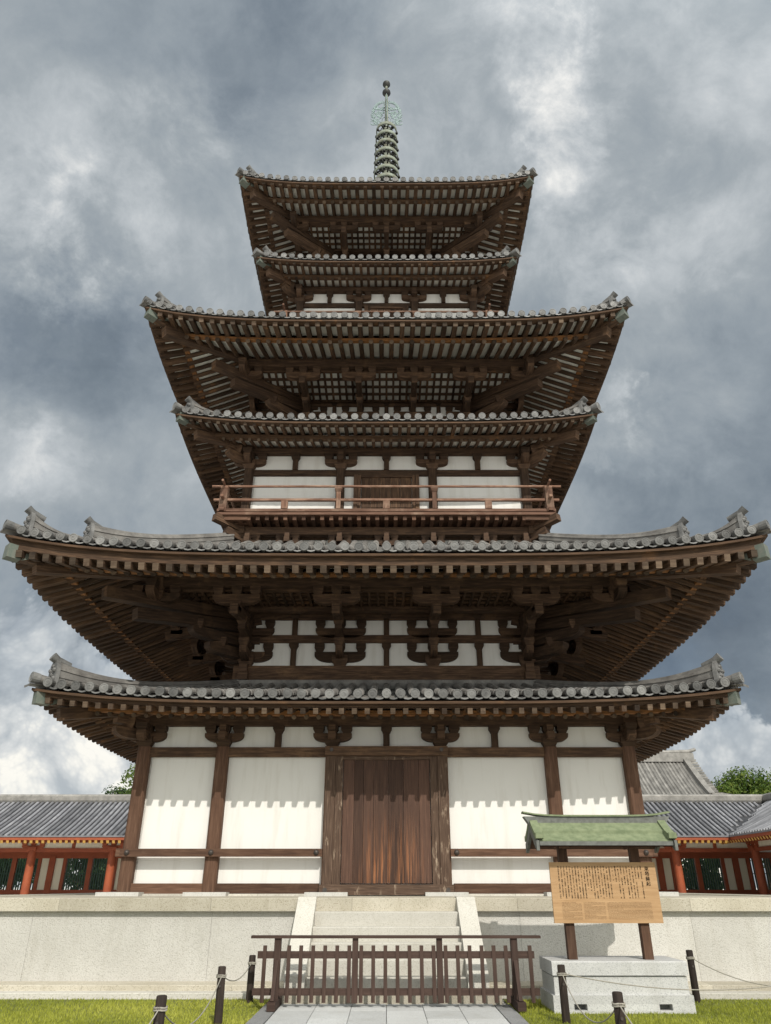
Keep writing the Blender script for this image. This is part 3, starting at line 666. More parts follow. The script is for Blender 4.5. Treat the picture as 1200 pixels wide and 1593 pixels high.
for r in ROOFS:
    white = M['soffit']
    roof = MB(); roof.box(-r['wt'] * .9, r['wt'] * .9, -r['wt'] * .9, r['wt'] * .9, r['ztop'] - .35, r['ztop'] + .02, 0, tint=.4)
    roof = roof.build('roof', M['tile'], pag)
    four(tile_side(r), 'tile_slope', [M['tile'], M['disc']], roof)
    rb = r['rh']
    e = MB(); strip(e, r['wf'] - .10, r['wf'] + .055, lambda x, w: Zf(r, x, r['wf']) + rb * .93, lambda x, w: Zt(r, x, r['W']) - .075, 32, tint=.35)
    strip(e, r['W'] - .20, r['W'] - .035, lambda x, w: Zt(r, x, r['W']) - .118, lambda x, w: Zt(r, x, r['W']) - .07, 32, tint=.5)
    four(e, 'eave_board', M['rafter'], roof)
    e = MB(); strip(e, r['wb'] - .14, r['wb'] + .0, lambda x, w: Zb(r, x, r['wb']) + 2 * r['rr'] * .95, lambda x, w: Zf(r, x, r['wb']) + .01, 32, tint=.75)
    four(e, 'eave_batten', M['batten'] if r['n'] in (1, 2, 4) else M['rafter'], roof)
    four(rafters(r, True), 'flying_rafters', [M['rafter'], M['endwood']], roof)
    four(rafters(r, False), 'base_rafters', [M['rafter'], M['endwood']], roof)
    s = MB()
    rows = []
    for w_ in (r['wf'] + .02, (r['wf'] + r['wb']) / 2, r['wb'] - .1): rows.append([F(t / 16 * w_, w_, Zf(r, t / 16 * w_, w_) + rb) for t in range(-16, 17)])
    s.sheet(rows, 0)
    rows = []
    for w_ in (r['wb'] - .02, (r['wb'] + r['wi']) / 2, r['wi'] - .3): rows.append([F(t / 16 * w_, w_, Zb(r, t / 16 * w_, w_) + 2 * r['rr']) for t in range(-16, 17)])
    s.sheet(rows, 0)
    four(s, 'soffit', white, roof)
    hh = .335 if r['n'] == 1 else .29 if r['rh'] > .13 else .2
    e = MB(); strip(e, r['wi'] - .12, r['wi'] + .12, lambda x, w: r['zb'] + r['sb'] * (r['wb'] - r['wi']) - hh, lambda x, w: r['zb'] + r['sb'] * (r['wb'] - r['wi']) + .0, 2, tint=.4)
    four(e, 'purlin', M['wood'], roof)
    a, b, c = hip_timber(r)
    four(a, 'hip_rafter', [M['wood'], M['rafter']], roof); four(b, 'hip_rafter', [M['rafter'], M['endwood']], roof); four(c, 'copper_cap', M['capcopper'], roof)
    for a, b in hip_ridge(r):
        four(a, 'hip_ridge', M['tile'], roof); four(b, 'ridge_end_tile', M['disc'], roof)
    ct = MB(); zc = Zt(r, r['W'], r['W'])
    p0 = diag(r['W'] - .45, Zt(r, r['W'] - .45, r['W'] - .45) + .07); p1 = diag(r['W'] + .0, zc + .13)
    ct.tube([p0, p1], [.085, .10], 12, 0, tint=.4); disc(ct, p1 + DV * .01, (p1 - p0), (0, 0, 1), .112, 1)
    # corner flat tile under it
    ct.sheet([[diag(w_, Zt(r, w_, w_) - .03 + .5 * a * a) + DS * a for a in (-.14, -.07, 0, .07, .14)] for w_ in (r['W'] - .4, r['W'] + .04)], 0, .4)
    ct.sheet([[diag(r['W'] + .04, zc - .03 + .5 * a * a + q) + DS * a for a in (-.14, -.07, 0, .07, .14)] for q in (0, -.05)], 0, .4)
    four(ct, 'corner_tile', [M['tile'], M['disc']], roof)

# ---- bracket sets ------------------------------------------------------------
def block(mb, x, y, z, w, h, d=None, m=0, tint=None):
    """bearing block: square upper half, hollowed taper below; bottom at z, centre (x, y)"""
    d = d or w; k = .68; hs = (0, .12, .28, .45, 1.0); ks = (k, k + .06, k + .17, 1.0, 1.0); vs = []
    for a, q in zip(hs, ks):
        vs += [(x - w / 2 * q, y - d / 2 * q, z + a * h), (x + w / 2 * q, y - d / 2 * q, z + a * h), (x + w / 2 * q, y + d / 2 * q, z + a * h), (x - w / 2 * q, y + d / 2 * q, z + a * h)]
    fs = [(i * 4 + j, i * 4 + (j + 1) % 4, i * 4 + 4 + (j + 1) % 4, i * 4 + 4 + j) for i in range(4) for j in range(4)] + [(3, 2, 1, 0), (16, 17, 18, 19)]
    o = rnd.random() * 20
    mb.add(vs, fs, [[(o, .0), (o + w, .0), (o + w, h * .4), (o, h * .4)]] * len(fs), m, tint)
def arm_poly(L, h):
    c = min(1.55 * h, L * .30); e = .72
    pts = [(-L / 2, h), (-L / 2, h * e)]
    for i in range(1, 8):
        a = i / 7 * math.pi / 2; pts.append((-L / 2 + c * (1 - math.cos(a)), h * e * (1 - math.sin(a))))
    return pts + [(-a, b) for a, b in reversed(pts)]
def arm(mb, x, y, z, L, h, th, ax=(1, 0, 0), tint=None):
    ax = Vector(ax); az = ax.cross(Vector((0, 0, 1)))
    mb.prism(arm_poly(L, h), (x, y, z), ax, (0, 0, 1), az, th, 0, tint=tint)

def simple_bracket(s=1.0, L=.82):
    mb = MB()
    block(mb, 0, 0, 0, .33 * s, .21 * s)
    arm(mb, 0, -.02, .115 * s, L * s, .18 * s, .17 * s)
    for x in (-1, 1): block(mb, x * (L / 2 - .115) * s, -.02, .295 * s, .24 * s, .17 * s, tint=.1)
    block(mb, 0, -.02, .295 * s, .24 * s, .17 * s, tint=.1)
    mb.box(-.08 * s, .08 * s, -.34 * s, .12 * s, .15 * s, .30 * s)          # arm end that pokes out of the block
    mb.box(-.07 * s, .07 * s, -.30 * s, .12 * s, .32 * s, .45 * s)
    return mb
def strut(h, s=1.0):
    mb = MB(); mb.box(-.07 * s, .07 * s, -.07, .05, 0, h - .16 * s); block(mb, 0, -.01, h - .165 * s, .235 * s, .165 * s, tint=.1)
    return mb
def triple_bracket(h, o, s=1.0):
    """three-stepped bracket set: h from column top to purlin, o reach to the purlin"""
    mb = MB(); k = h / 1.4; A = .18 * s; B = .25 * s
    block(mb, 0, 0, 0, .40 * s, .26 * k)
    L = 1.30 * s
    arm(mb, 0, 0, .10 * k, L, .27 * k, A)
    for x in (-1, 0, 1): block(mb, x * (L / 2 - .12 * s), 0, .37 * k, B, .22 * k, tint=.12)
    arm(mb, 0, 0, .74 * k, L, .26 * k, A)
    for x in (-1, 0, 1): block(mb, x * (L / 2 - .12 * s), 0, 1.0 * k, B, .22 * k, tint=.12)
    # steps reaching out
    arm(mb, 0, -.12, .165 * k, .95 * s + .2, .20 * k, A * .97, (0, 1, 0))
    block(mb, 0, -o * .29, .37 * k, B, .2 * k)
    mb.prism([(.3, .0), (-o * .29 - .06, .0), (-o * .54 - .05, .10), (-o * .54 - .05, .20), (.3, .20)], (0, 0, .57 * k), (0, 1, 0), (0, 0, 1), (1, 0, 0), A)
    block(mb, 0, -o * .53, .77 * k, B, .19 * k)
    mb.beam((0, .3, 1.22 * k), (0, -o - .24, .80 * k), A, .24 * k, 0, 0)               # tail rafter
    mb.prism([(0, 0), (.09, .11), (.09, .22), (-.09, .22), (-.09, .11)], (0, -o + .04, .72 * k), (1, 0, 0), (0, 0, 1), (0, 1, 0), .3, tint=.3)
    block(mb, 0, -o, .92 * k, B, .12 * k)
    arm(mb, 0, -o, .98 * k, 1.12 * s, .23 * k, A)
    for x in (-1, 0, 1): block(mb, x * (.44 * s), -o, 1.2 * k, B, .2 * k, tint=.5 if x else .2)
    mb.box(-.06, .06, -o * .95, 0, 1.18 * k, 1.34 * k)
    return mb
def corner_bracket(h, o, s=1.0, reach=1.0):
    """diagonal set on the +x front corner column, origin at the column axis"""
    mb = MB(); k = h / 1.4; D = DV; Zv = Vector((0, 0, 1)); A = .26 * s
    def dbeam(d0, z0, d1, z1, w, hh, em=1): mb.beam(D * d0 + Zv * z0, D * d1 + Zv * z1, w, hh, 0, em)
    q = math.sqrt(2)
    mb.prism(arm_poly(1.7 * s, .24 * k), D * .35 + Zv * .15 * k, D, Zv, DS, A, 0)
    mb.prism(arm_poly(2.4 * s, .24 * k), D * .5 + Zv * .45 * k, D, Zv, DS, A, 0)
    for dd, zz in ((o * .30 * q, .34), (o * .56 * q, .64)):
        c = D * dd; block(mb, c.x, c.y, zz * k, .32 * s, .22 * k)
    dbeam(-.2, 1.05 * k, (o + reach * .55) * q * .92, .62 * k, A, .26 * k)
    dbeam(-.2, 1.30 * k, (o + reach) * q * .98, .93 * k, A, .27 * k)
    c = D * (o * q); block(mb, c.x, c.y, 1.06 * k, .36 * s, .2 * k)
    for ax in (Vector((1, 0, 0)), Vector((0, 1, 0))):
        arm(mb, o, -o, 1.02 * k, 1.15 * s, .21 * k, .2 * s, ax)
        for g in (-1, 1):
            p = Vector((o, -o, 0)) + ax * g * .44 * s; block(mb, p.x, p.y, 1.22 * k, .25 * s, .19 * k)
    mb.tube([c + Zv * 1.2 * k, c + Zv * 1.42 * k, c + Zv * 1.7 * k, c + Zv * 1.85 * k], [.13 * s, .19 * s, .16 * s, .22 * s], 8, 0)      # post under the hip rafter
    return mb
def corner_simple(s=1.0):
    mb = MB(); Zv = Vector((0, 0, 1))
    mb.prism(arm_poly(1.15 * s, .2 * s), DV * .18 + Zv * .13 * s, DV, Zv, DS, .2 * s, 0)
    c = DV * .42 * s; block(mb, c.x, c.y, .33 * s, .27 * s, .2 * s)
    mb.beam(DV * -.1 + Zv * .5 * s, DV * .75 * s + Zv * .5 * s, .2 * s, .2 * s)
    for ax in (Vector((1, 0, 0)), Vector((0, 1, 0))):
        arm(mb, 0, 0, .135 * s, .8 * s, .16 * s, .17 * s, ax)
    return mb

def hide_src(o): bpy.data.objects.remove(o)

def wall_side(half, w, z0, z1, name='wall'):
    mb = MB(); mb.box(-half, half, -w, -w + .12, z0, z1, 0); return mb
def beams(parent, specs, m, name='tie_beam'):
    """specs: (x0, x1, w_outer, depth, z0, z1) on the front; repeated round the tower"""
    for x0, x1, wo, dp, z0, z1 in specs:
        mb = MB(); mb.box(x0, x1, -wo, -wo + dp, z0, z1, 0); four(mb, name, m, parent)

# ---- first storey: lean-to walls ------------------------------------------------
walls1 = four(wall_side(5.2, 5.2, .02, 3.34), 'wall', M['plaster'], pag)
C1 = [-5.25, -3.55, -1.18, 1.18, 3.55, 5.25]
def column(h, wd, square=True, m='wood'):
    mb = MB()
    if square:
        c = wd * .12; p = wd / 2
        mb.prism([(-p + c, -p), (p - c, -p), (p, -p + c), (p, p - c), (p - c, p), (-p + c, p), (-p, p - c), (-p, -p + c)], (0, 0, h / 2), (1, 0, 0), (0, 1, 0), (0, 0, 1), h, 0, along=True)
    else: mb.tube([(0, 0, 0), (0, 0, h)], wd / 2, 16, 0)
    return mb
col = column(2.83, .27).build('column', M['post'], pag)
base = MB(); base.prism([(-.42, -.42), (.42, -.42), (.42, .42), (-.42, .42)], (0, 0, .02), (1, 0, 0), (0, 1, 0), (0, 0, 1), .09, 0)
base = base.build('base_stone', M['white_stone'], pag)
sb = simple_bracket(1.0, .84).build('bracket', M['wood'], pag); cs = corner_simple(1.05).build('corner_bracket', M['wood'], pag); st = strut(.47).build('strut', M['wood'], pag)
for k in range(4):
    for i, x in enumerate(C1):
        if i < 5: put(col, pag, x, 5.25, .03, k); put(base, pag, x, 5.28, 0, k)
        if 0 < i < 5: put(sb, pag, x, 5.25, 2.85, k)
        else: put(sb, pag, x, 5.26, 2.85, k)
    put(cs, pag, 5.25, 5.25, 2.85, k)
    for x in (-2.37, 0, 2.37): put(st, pag, x, 5.25, 2.85, k)
for o in (col, base, sb, cs, st): hide_src(o)
for k, wl in enumerate(walls1):
    pass
def seg(xs, half): return list(zip(xs[:-1], xs[1:]))
for a, b in seg(C1, 0):
    e = .10
    mb = MB(); mb.box(a + e, b - e, -5.33, -5.21, 2.655, 2.85); four(mb, 'tie_beam', M['wood'], pag)
for x0, x1 in ((-5.48, -1.30), (1.30, 5.48)):
    mb = MB(); mb.box(x0, x1, -5.475, -5.39, .70, .845)
    for x in C1:
        if x0 < x < x1 or abs(x) < 1.2 and abs(x0 + x1) > 0 and abs(abs(x) - 1.3) < .15 and x * (x0 + x1) > 0:
            xx = x if abs(x) > 1.5 else math.copysign(1.42, x)
            c = Vector((xx, -5.48, .775)); n = 10
            prf = [(.004, .05), (.03, .042), (.05, .015), (.055, 0)]
            vs = [c + Vector((math.cos(6.2832 * q / n) * rr, -hh, math.sin(6.2832 * q / n) * rr)) for rr, hh in prf for q in range(n)]
            mb.add(vs, [(i * n + q, i * n + (q + 1) % n, (i + 1) * n + (q + 1) % n, (i + 1) * n + q) for i in range(3) for q in range(n)], None, 1, .5, True)
    four(mb, 'wall_rail', [M['post'], M['iron']], pag)
for a, b in ((-5.12, -3.68), (-3.42, -1.36), (1.36, 3.42), (3.68, 5.12)):
    mb = MB(); mb.box(a, b, -5.34, -5.2, .035, .22); four(mb, 'ground_sill', M['post'], pag)
mb = MB()
for i in range(8): mb.box(-5.1 + i * 1.275 + .003, -5.1 + (i + 1) * 1.275 - .003, -5.43, -5.2, -.02, .036, 0)
four(mb, 'sill_stone', M['step'], pag)
# door on each side
def door(parent, w, z0, z1, hw, jw, frame_m, leaf_m, s=1.0, ks=(0, 1, 2, 3), planks=7):
    doors = None
    for x0, x1, pr in ((-hw - jw, -hw - jw * .45, .06), (-hw - jw * .45 + .004, -hw, .03), (hw, hw + jw * .45 - .004, .03), (hw + jw * .45, hw + jw, .06)):
        fr = MB(); fr.box(x0, x1, -w - pr, -w + .06, z0, z1)
        if doors is None:
            top = MB(); top.box(-hw, hw, -w - .02, -w + .06, z1 - .07, z1); doors = four(top, 'door', frame_m, parent, ks)
        o = fr.build('door_jamb', frame_m, doors[0])
        for q in doors[1:]:
            c = o.copy(); COL.objects.link(c); c.parent = q
    lf = MB(); edges = [-hw + .01]
    for i in range(planks): edges.append(edges[-1] + (2 * hw - .02) / planks * rnd.uniform(.75, 1.25))
    sc = (2 * hw - .02) / (edges[-1] - edges[0]); edges = [-hw + .01 + (e - edges[0]) * sc for e in edges]
    for a, b in zip(edges[:-1], edges[1:]):
        dd = rnd.uniform(0, .012); lf.box(a + .003, b - .003, -w + .03 - dd, -w + .09, z0 + .02, z1, 0)
    ch = lf.build('door_leaf', leaf_m, doors[0])
    for q in doors[1:]:
        c = ch.copy(); COL.objects.link(c); c.parent = q
    return doors
drs = door(pag, 5.36, .20, 2.655, .93, .36, M['jamb'], M['door'])
for o in drs[:1]:
    mb = MB(); mb.box(-1.34, 1.34, -5.50, -5.36, .015, .20, 0)
    for x in (-1.22, 1.22):
        mb.tube([(x, -5.50, .1), (x, -5.525, .1)], .045, 10, 1)
    s0 = mb.build('door_sill', [M['jamb'], M['iron']], o)
    mb = MB(); mb.box(-1.32, 1.32, -5.46, -5.32, 2.66, 2.852, 0)
    for x in (-1.18, 1.18): mb.tube([(x, -5.46, 2.78), (x, -5.48, 2.78)], .04, 10, 1)
    l0 = mb.build('door_lintel', [M['wood'], M['iron']], o)
for o in drs[1:]:
    for q in (s0, l0):
        c = q.copy(); COL.objects.link(c); c.parent = o

# ---- main body, three storeys ---------------------------------------------------
def body(half, cols, z0, h, o, s, deck_z, mids, ceil_m, diag_reach, lat=.30, lz=1.42):
    w = half
    four(wall_side(half + .02, w + .02, deck_z, z0 + h + .55), 'wall', M['plaster'], pag)
    k = h / 1.4
    e = .06
    specs = [(-half - .3, half + .3, w + .13, .2, z0 - .19 * s, z0), (-half - .22, half + .22, w + .09, .1, z0 + .61 * k, z0 + .81 * k), (-half - .22, half + .22, w + .09, .1, z0 + 1.22 * k, z0 + 1.5 * k)]
    beams(pag, specs, M['wood'])
    tb = triple_bracket(h, o, s).build('bracket', M['wood'], pag); cb = corner_bracket(h, o, s, diag_reach).build('corner_bracket', [M['wood'], M['rafter']], pag)
    stt = strut(.61 * k, 1.0 * s).build('strut', M['wood'], pag)
    for kk in range(4):
        for x in cols: put(tb, pag, x, w, z0, kk)
        for x in mids: put(stt, pag, x, w + .02, z0, kk); put(stt, pag, x, w + .02, z0 + .81 * k - .2 * k * 0, kk)
        put(cb, pag, half, w, z0, kk)
    for q in (tb, cb, stt): hide_src(q)
    # lattice ceiling between the wall and the purlin
    w0, w1 = w + o * lat, w + o - .1; za, zb_ = z0 + lz * k, z0 + 1.36 * k
    mb = MB(); mb.sheet([[F(-w0, w0, za + .05), F(w0, w0, za + .05)], [F(-w1, w1, zb_ + .05), F(w1, w1, zb_ + .05)]], 1)
    mb.sheet([[F(-w, w, za + .06), F(w, w, za + .06)], [F(-w0 - .02, w0 + .02, za + .045), F(w0 + .02, w0 + .02, za + .045)]], 0)
    for i in range(5):
        t = i / 4; ww = w0 + (w1 - w0) * t; zz = za + (zb_ - za) * t
        mb.box(-ww, ww, -ww - .035, -ww + .035, zz - .03, zz + .03, 0)
    n = int(w1 / .21)
    for i in range(-n, n + 1):
        x = i * .21; a0 = max(w0, abs(x))
        if w1 - a0 < .08: continue
        mb.beam(F(x, a0, za + (zb_ - za) * (a0 - w0) / (w1 - w0) - .012), F(x, w1, zb_ - .012), .065, .075, 0)
    four(mb, 'lattice_ceiling', [M['rafter'], ceil_m], pag)
    if lat > .2: mb = MB(); mb.box(-w0 - .0, w0 + .0, -w0 - .09, -w0 + .09, za - .17, za - .04); four(mb, 'tie_beam', M['wood'], pag)
body(3.55, (-3.55, -1.18, 1.18, 3.55), 5.10, 1.40, 1.90, 1.0, 4.6, (-2.37, 0, 2.37), M['rafter'], .95)
body(2.50, (-2.50, -.83, .83, 2.50), 12.70, 1.33, 1.75, .92, 12.3, (-1.67, 0, 1.67), M['soffit'], .8, .13, 1.31)
body(1.52, (-1.52, 0, 1.52), 20.02, 1.36, 1.78, .90, 19.6, (-.76, .76), M['soffit'], .75)
# low tile course against the body above the first lean-to roof
mb = MB()
for i in range(3): strip(mb, 3.6, 3.90 - .03 * i, lambda x, w, i=i: 4.45 + .085 * i, lambda x, w, i=i: 4.53 + .085 * i, 2, tint=.3 + .2 * i)
four(mb, 'roof_ridge', M['tile'], pag)
beams(pag, [(-3.85, 3.85, 3.70, .25, 4.715, 4.90)], M['wood'], 'sill_beam')

# ---- lean-to storeys with balconies ---------------------------------------------
def upper(half, xs, z0, zl0, zl1, plate, sx, door_hw, mids):
    four(wall_side(half - .05, half - .05, z0, plate + .1), 'wall', M['plaster'], pag)
    s = sx
    col = column(zl1 - z0, .24).build('column', M['wood'], pag)
    sb = simple_bracket(s, .88).build('bracket', M['wood'], pag); cs = corner_simple(s).build('corner_bracket', M['wood'], pag); st = strut(plate - zl1 + .01, s).build('strut', M['wood'], pag)
    for k in range(4):
        for i, x in enumerate(xs):
            if i < len(xs) - 1: put(col, pag, x, half, z0, k)
            put(sb, pag, x, half, zl1, k)
        put(cs, pag, half, half, zl1, k)
        for x in mids: put(st, pag, x, half, zl1, k)
    for o in (col, sb, cs, st): hide_src(o)
    beams(pag, [(-half - .02, half + .02, half + .03, .1, zl0, zl1)], M['wood'])
    beams(pag, [(a + .12, b - .12, half + .06, .12, z0, z0 + .16) for a, b in ((xs[0], xs[1]), (xs[-2], xs[-1]))], M['wood'], 'ground_sill')
    d = door(pag, half + .02, z0, zl0, door_hw, .2, M['wood'], M['wood'], planks=5)
upper(3.90, (-3.90, -1.30, 1.30, 3.90), 9.0, 10.50, 10.68, 11.17, 1.05, .72, (-2.6, 0, 2.6))
upper(2.95, (-2.95, -.95, .95, 2.95), 16.2, 17.70, 17.87, 18.33, .98, .55, (-1.95, 0, 1.95))

def balcony(w, zt, zm, zb, dz, wall_w, base_z, postx, shortx):
    root = MB()
    strip(root, wall_w, w + .12, lambda x, q: dz - .07, lambda x, q: dz, 2)            # deck boards round one side
    decks = four(root, 'balcony_deck', M['redwood'], pag)
    dk = decks[0]
    def sub(mb, name, m):
        o = mb.build(name, m, dk); out = [o]
        for q in decks[1:]:
            c = o.copy(); COL.objects.link(c); c.parent = q; out.append(c)
    ex = .36
    mb = MB(); mb.tube([(-w - ex, -w, zt), (w + ex, -w, zt)], .035, 8, 0); sub(mb, 'top_rail', M['redwood'])
    mb = MB(); mb.box(-w - ex * .75, w + ex * .75, -w - .04, -w + .04, zm - .032, zm + .032); sub(mb, 'middle_rail', M['redwood'])
    mb = MB(); mb.box(-w - ex * .4, w + ex * .4, -w - .06, -w + .06, zb - .045, zb + .04); sub(mb, 'bottom_rail', M['redwood'])
    for x in postx:
        mb = MB(); mb.box(x - .06, x + .06, -w - .05, -w + .05, zb + .06, zt - .16); block(mb, x, -w, zt - .17, .2, .13); sub(mb, 'railing_post', M['redwood'])
    for x in shortx:
        mb = MB(); mb.box(x - .09, x + .09, -w - .05, -w + .05, zb + .06, zm - .045); sub(mb, 'railing_strut', M['redwood'])
    mb = MB(); mb.box(-w - .1, -w + .1, -w - .1, -w + .1, zb - .05, zt - .12); block(mb, -w, -w, zt - .14, .2, .12); sub(mb, 'corner_post', M['redwood'])
    mb = MB(); n = int((w + .05) / .245)
    for i in range(-n, n + 1): mb.box(i * .245 - .05, i * .245 + .05, -w - .05, -wall_w, dz - .20, dz - .075, 0)
    sub(mb, 'deck_joists', M['post'])
    mb = MB(); mb.box(-w + .3, w - .3, -w + .36, -w + .56, dz - .43, dz - .21); sub(mb, 'deck_beam', M['wood'])
    mb = MB(); mb.beam(DV * 0 + Vector((wall_w - .2, -wall_w + .2, dz - .32)), Vector((w + .16, -w - .16, dz - .16)), .2, .2)
    mb.beam(Vector((wall_w - .3, -wall_w + .3, dz - .62)), Vector((w - .1, -w + .1, dz - .45)), .22, .22); sub(mb, 'corner_joist', M['wood'])
    hb = dz - .43
    br = simple_bracket(.9, .7).build('bracket', M['wood'], pag)
    wi = w - .50
    for k in range(4):
        for x in postx + [-wi + .05, wi - .05] + [q for q in shortx if abs(q) < w - .9]:
            put(br, pag, x * .97, wi, hb - .40, k)
    hide_src(br)
    # plaster and dark beams below the deck
    four(wall_side(wi - .2, wi - .2, base_z, dz - .08), 'wall', M['plaster'], pag)
    beams(pag, [(-wi + .1, wi - .1, wi - .13, .1, base_z + .42, dz - .1), (-wi + .1, wi - .1, wi - .11, .12, base_z - .05, base_z + .16)], M['wood'])
balcony(4.40, 9.87, 9.45, 9.12, 9.02, 3.7, 8.15, [-1.30, 1.30], [-2.75, 0.0, 2.75])
balcony(3.38, 17.1, 16.76, 16.44, 16.34, 2.8, 15.6, [-.95, .95], [-2.1, 0.0, 2.1])

# ---- spire -----------------------------------------------------------------------
sp = MB(); sp.box(-.72, .72, -.72, .72, 24.1, 24.95); sp.box(-.80, .80, -.80, .80, 24.95, 25.08)
sp.lathe([(.70, 25.08), (.66, 25.3), (.48, 25.5), (.28, 25.6), (.30, 25.66), (.62, 25.8), (.66, 25.84), (.2, 25.86), (.13, 25.9)], n=24)
sp.lathe([(.13, 25.8), (.12, 31.6), (.085, 31.7), (.07, 33.4), (.055, 34.7)], n=14)
spire = sp.build('spire', M['patina'], pag)
for i in range(9):
    z = 31.22 - i * .605; Rr = .47 + i * .0165; mb = MB()
    n = 32
    mb.lathe([(Rr, z - .10), (Rr + .012, z - .09), (Rr + .012, z + .07), (Rr, z + .08), (Rr - .035, z + .08), (Rr - .035, z - .10), (Rr, z - .10)], n=n)
    for k in range(8):
        a = k * math.pi / 4 + .2; c, s_ = math.cos(a), math.sin(a)
        mb.beam((c * .14, s_ * .14, z - .02), (c * (Rr - .03), s_ * (Rr - .03), z - .02), .055, .07, 1)
    mb.lathe([(.17, z - .26), (.20, z - .24), (.20, z + .10), (.16, z + .14), (.13, z + .14)], n=14)
    mb.lathe([(Rr * .62, z - .05), (Rr * .62, z + .02), (Rr * .58, z + .02), (Rr * .58, z - .05), (Rr * .62, z - .05)], n=24, m=1)
    for k in range(8):
        a = k * math.pi / 4 + .59; x, y = math.cos(a) * (Rr + .01), math.sin(a) * (Rr + .01)
        mb.lathe([(.012, z - .10), (.02, z - .14), (.05, z - .17), (.062, z - .27), (.035, z - .275)], (x, y), 8, 1)
    mb.build('spire_ring', [M['patina'], M['bronze']], spire)
# openwork water-flame plates, four at right angles
fl = MB(); fr2 = random.Random(3)
fl.tube([(.09, 0, 31.72), (.70, 0, 31.72)], .022, 6, 0)
for i in range(44):
    r0 = fr2.uniform(.08, .60); z0 = 31.74 + fr2.uniform(0, 1.45) * (1 - r0 * .4)
    a = fr2.uniform(.35, 1.6); ln = fr2.uniform(.25, .55); cv = fr2.uniform(-2.4, 2.4); pts = []; p = Vector((r0, 0, z0))
    for q in range(8):
        if (p.x / .76) ** 3 + max(0, (p.z - 31.7) / 1.85) ** 3 > 1: break
        pts.append(p.copy()); p = p + Vector((math.cos(a), 0, math.sin(a))) * ln / 8; a += cv / 8 * (1 + q * .35)
    if len(pts) > 2: fl.tube(pts, [.026 - .002 * q for q in range(len(pts))], 5, 0)
for i in range(18):
    a = i / 17 * 1.5; e_ = 2 / 3; c = Vector((.66 * math.cos(a) ** e_, 0, 31.74 + 1.65 * math.sin(a) ** e_)); d_ = Vector((math.cos(a + .5), 0, math.sin(a + .5)))
    fl.tube([c - d_ * .06, c + d_ * .08, c + d_ * .15 + Vector((-.03, 0, .05))], [.03, .02, .006], 5, 0)
for i in range(3):
    rr = .22 + i * .15
    fl.tube([(rr * math.cos(q * .15) ** .7, 0, 31.75 + rr * 2.5 * math.sin(q * .15) ** .7) for q in range(0, 10)], .016, 5, 0)
fo = fl.build('flame_plate', M['suien'], spire)
for k in range(1, 4):
    c = fo.copy(); COL.objects.link(c); c.parent = spire; c.rotation_euler.z = k * math.pi / 2
for z, q in ((34.12, .20), (34.78, .185)):
    mb = MB(); mb.lathe([(.03, z - q * 1.0), (q * .6, z - q * .8), (q, z - q * .1), (q * .95, z + q * .3), (q * .55, z + q * .85), (q * .15, z + q * 1.1), (.01, z + q * 1.35)], n=20)
    mb.build('jewel_finial', M['bronze'], spire)
# ================================================================== GALLERIES, HALL, TREES
def leaf_tree(label, x, y, zb, height, rad, seed, m='leaf', group=None, dens=1.0, leaf=.2):
    t = thing('tree', label, 'tree', (x, y, zb), group); r_ = random.Random(seed)
    tr = MB(); top = height * .62
    tr.tube([(0, 0, 0), (.1, .05, height * .25), (-.05, .1, height * .45), (.05, 0, top)], [height * .035, height * .028, height * .02, height * .008], 8, 0)
    cl = []
    for i in range(9):
        a = r_.uniform(0, 6.283); z0 = height * r_.uniform(.25, .5); L = rad * r_.uniform(.5, .9); e = Vector((math.cos(a) * L, math.sin(a) * L, z0 + height * r_.uniform(.1, .35)))
        tr.tube([(0, 0, z0), e * .5 + Vector((0, 0, z0 * .55)), e], [height * .014, height * .009, height * .004], 6, 0); cl.append(e)
    tr.build('trunk', M['bark'], t)
    nc = int(34 * dens); cen = []
    for i in range(nc):
        while True:
            p = Vector((r_.uniform(-1, 1), r_.uniform(-1, 1), r_.uniform(-1, 1)))
            if .35 < p.length < 1: break
        k = 1 - .35 * max(0, p.z)
        cen.append((Vector((p.x * rad * k, p.y * rad * k, height * .64 + p.z * height * .36)), rad * r_.uniform(.2, .36)))
    cen += [(c, rad * .3) for c in cl]
    vs = []; fs = []; ts = []
    for c, q in cen:
        shade = r_.uniform(-.15, .15)
        for i in range(int(150 * dens)):
            u = Vector((r_.gauss(0, 1), r_.gauss(0, 1), r_.gauss(0, 1))); u.normalize()
            p = c + Vector((u.x, u.y, u.z * .75)) * q * r_.uniform(.55, 1.08)
            nrm_ = (u + Vector((r_.uniform(-.8, .8), r_.uniform(-.8, .8), r_.uniform(-.3, .9)))).normalized()
            a = nrm_.orthogonal().normalized(); b = nrm_.cross(a); an = r_.uniform(0, 6.283); a, b = a * math.cos(an) + b * math.sin(an), b * math.cos(an) - a * math.sin(an)
            s = leaf * r_.uniform(.6, 1.3); o = len(vs)
            vs += [p - a * s, p - b * s * .45, p + a * s, p + b * s * .45]; fs.append((o, o + 1, o + 2, o + 3)); ts.append(min(1, max(0, r_.uniform(.1, .9) + shade)))
    me = bpy.data.meshes.new('crown'); me.from_pydata([tuple(v) for v in vs], [], fs); me.materials.append(M[m])
    at = me.attributes.new('tint', 'FLOAT', 'FACE'); at.data.foreach_set('value', ts)
    o = bpy.data.objects.new('crown', me); COL.objects.link(o); o.parent = t
    return t

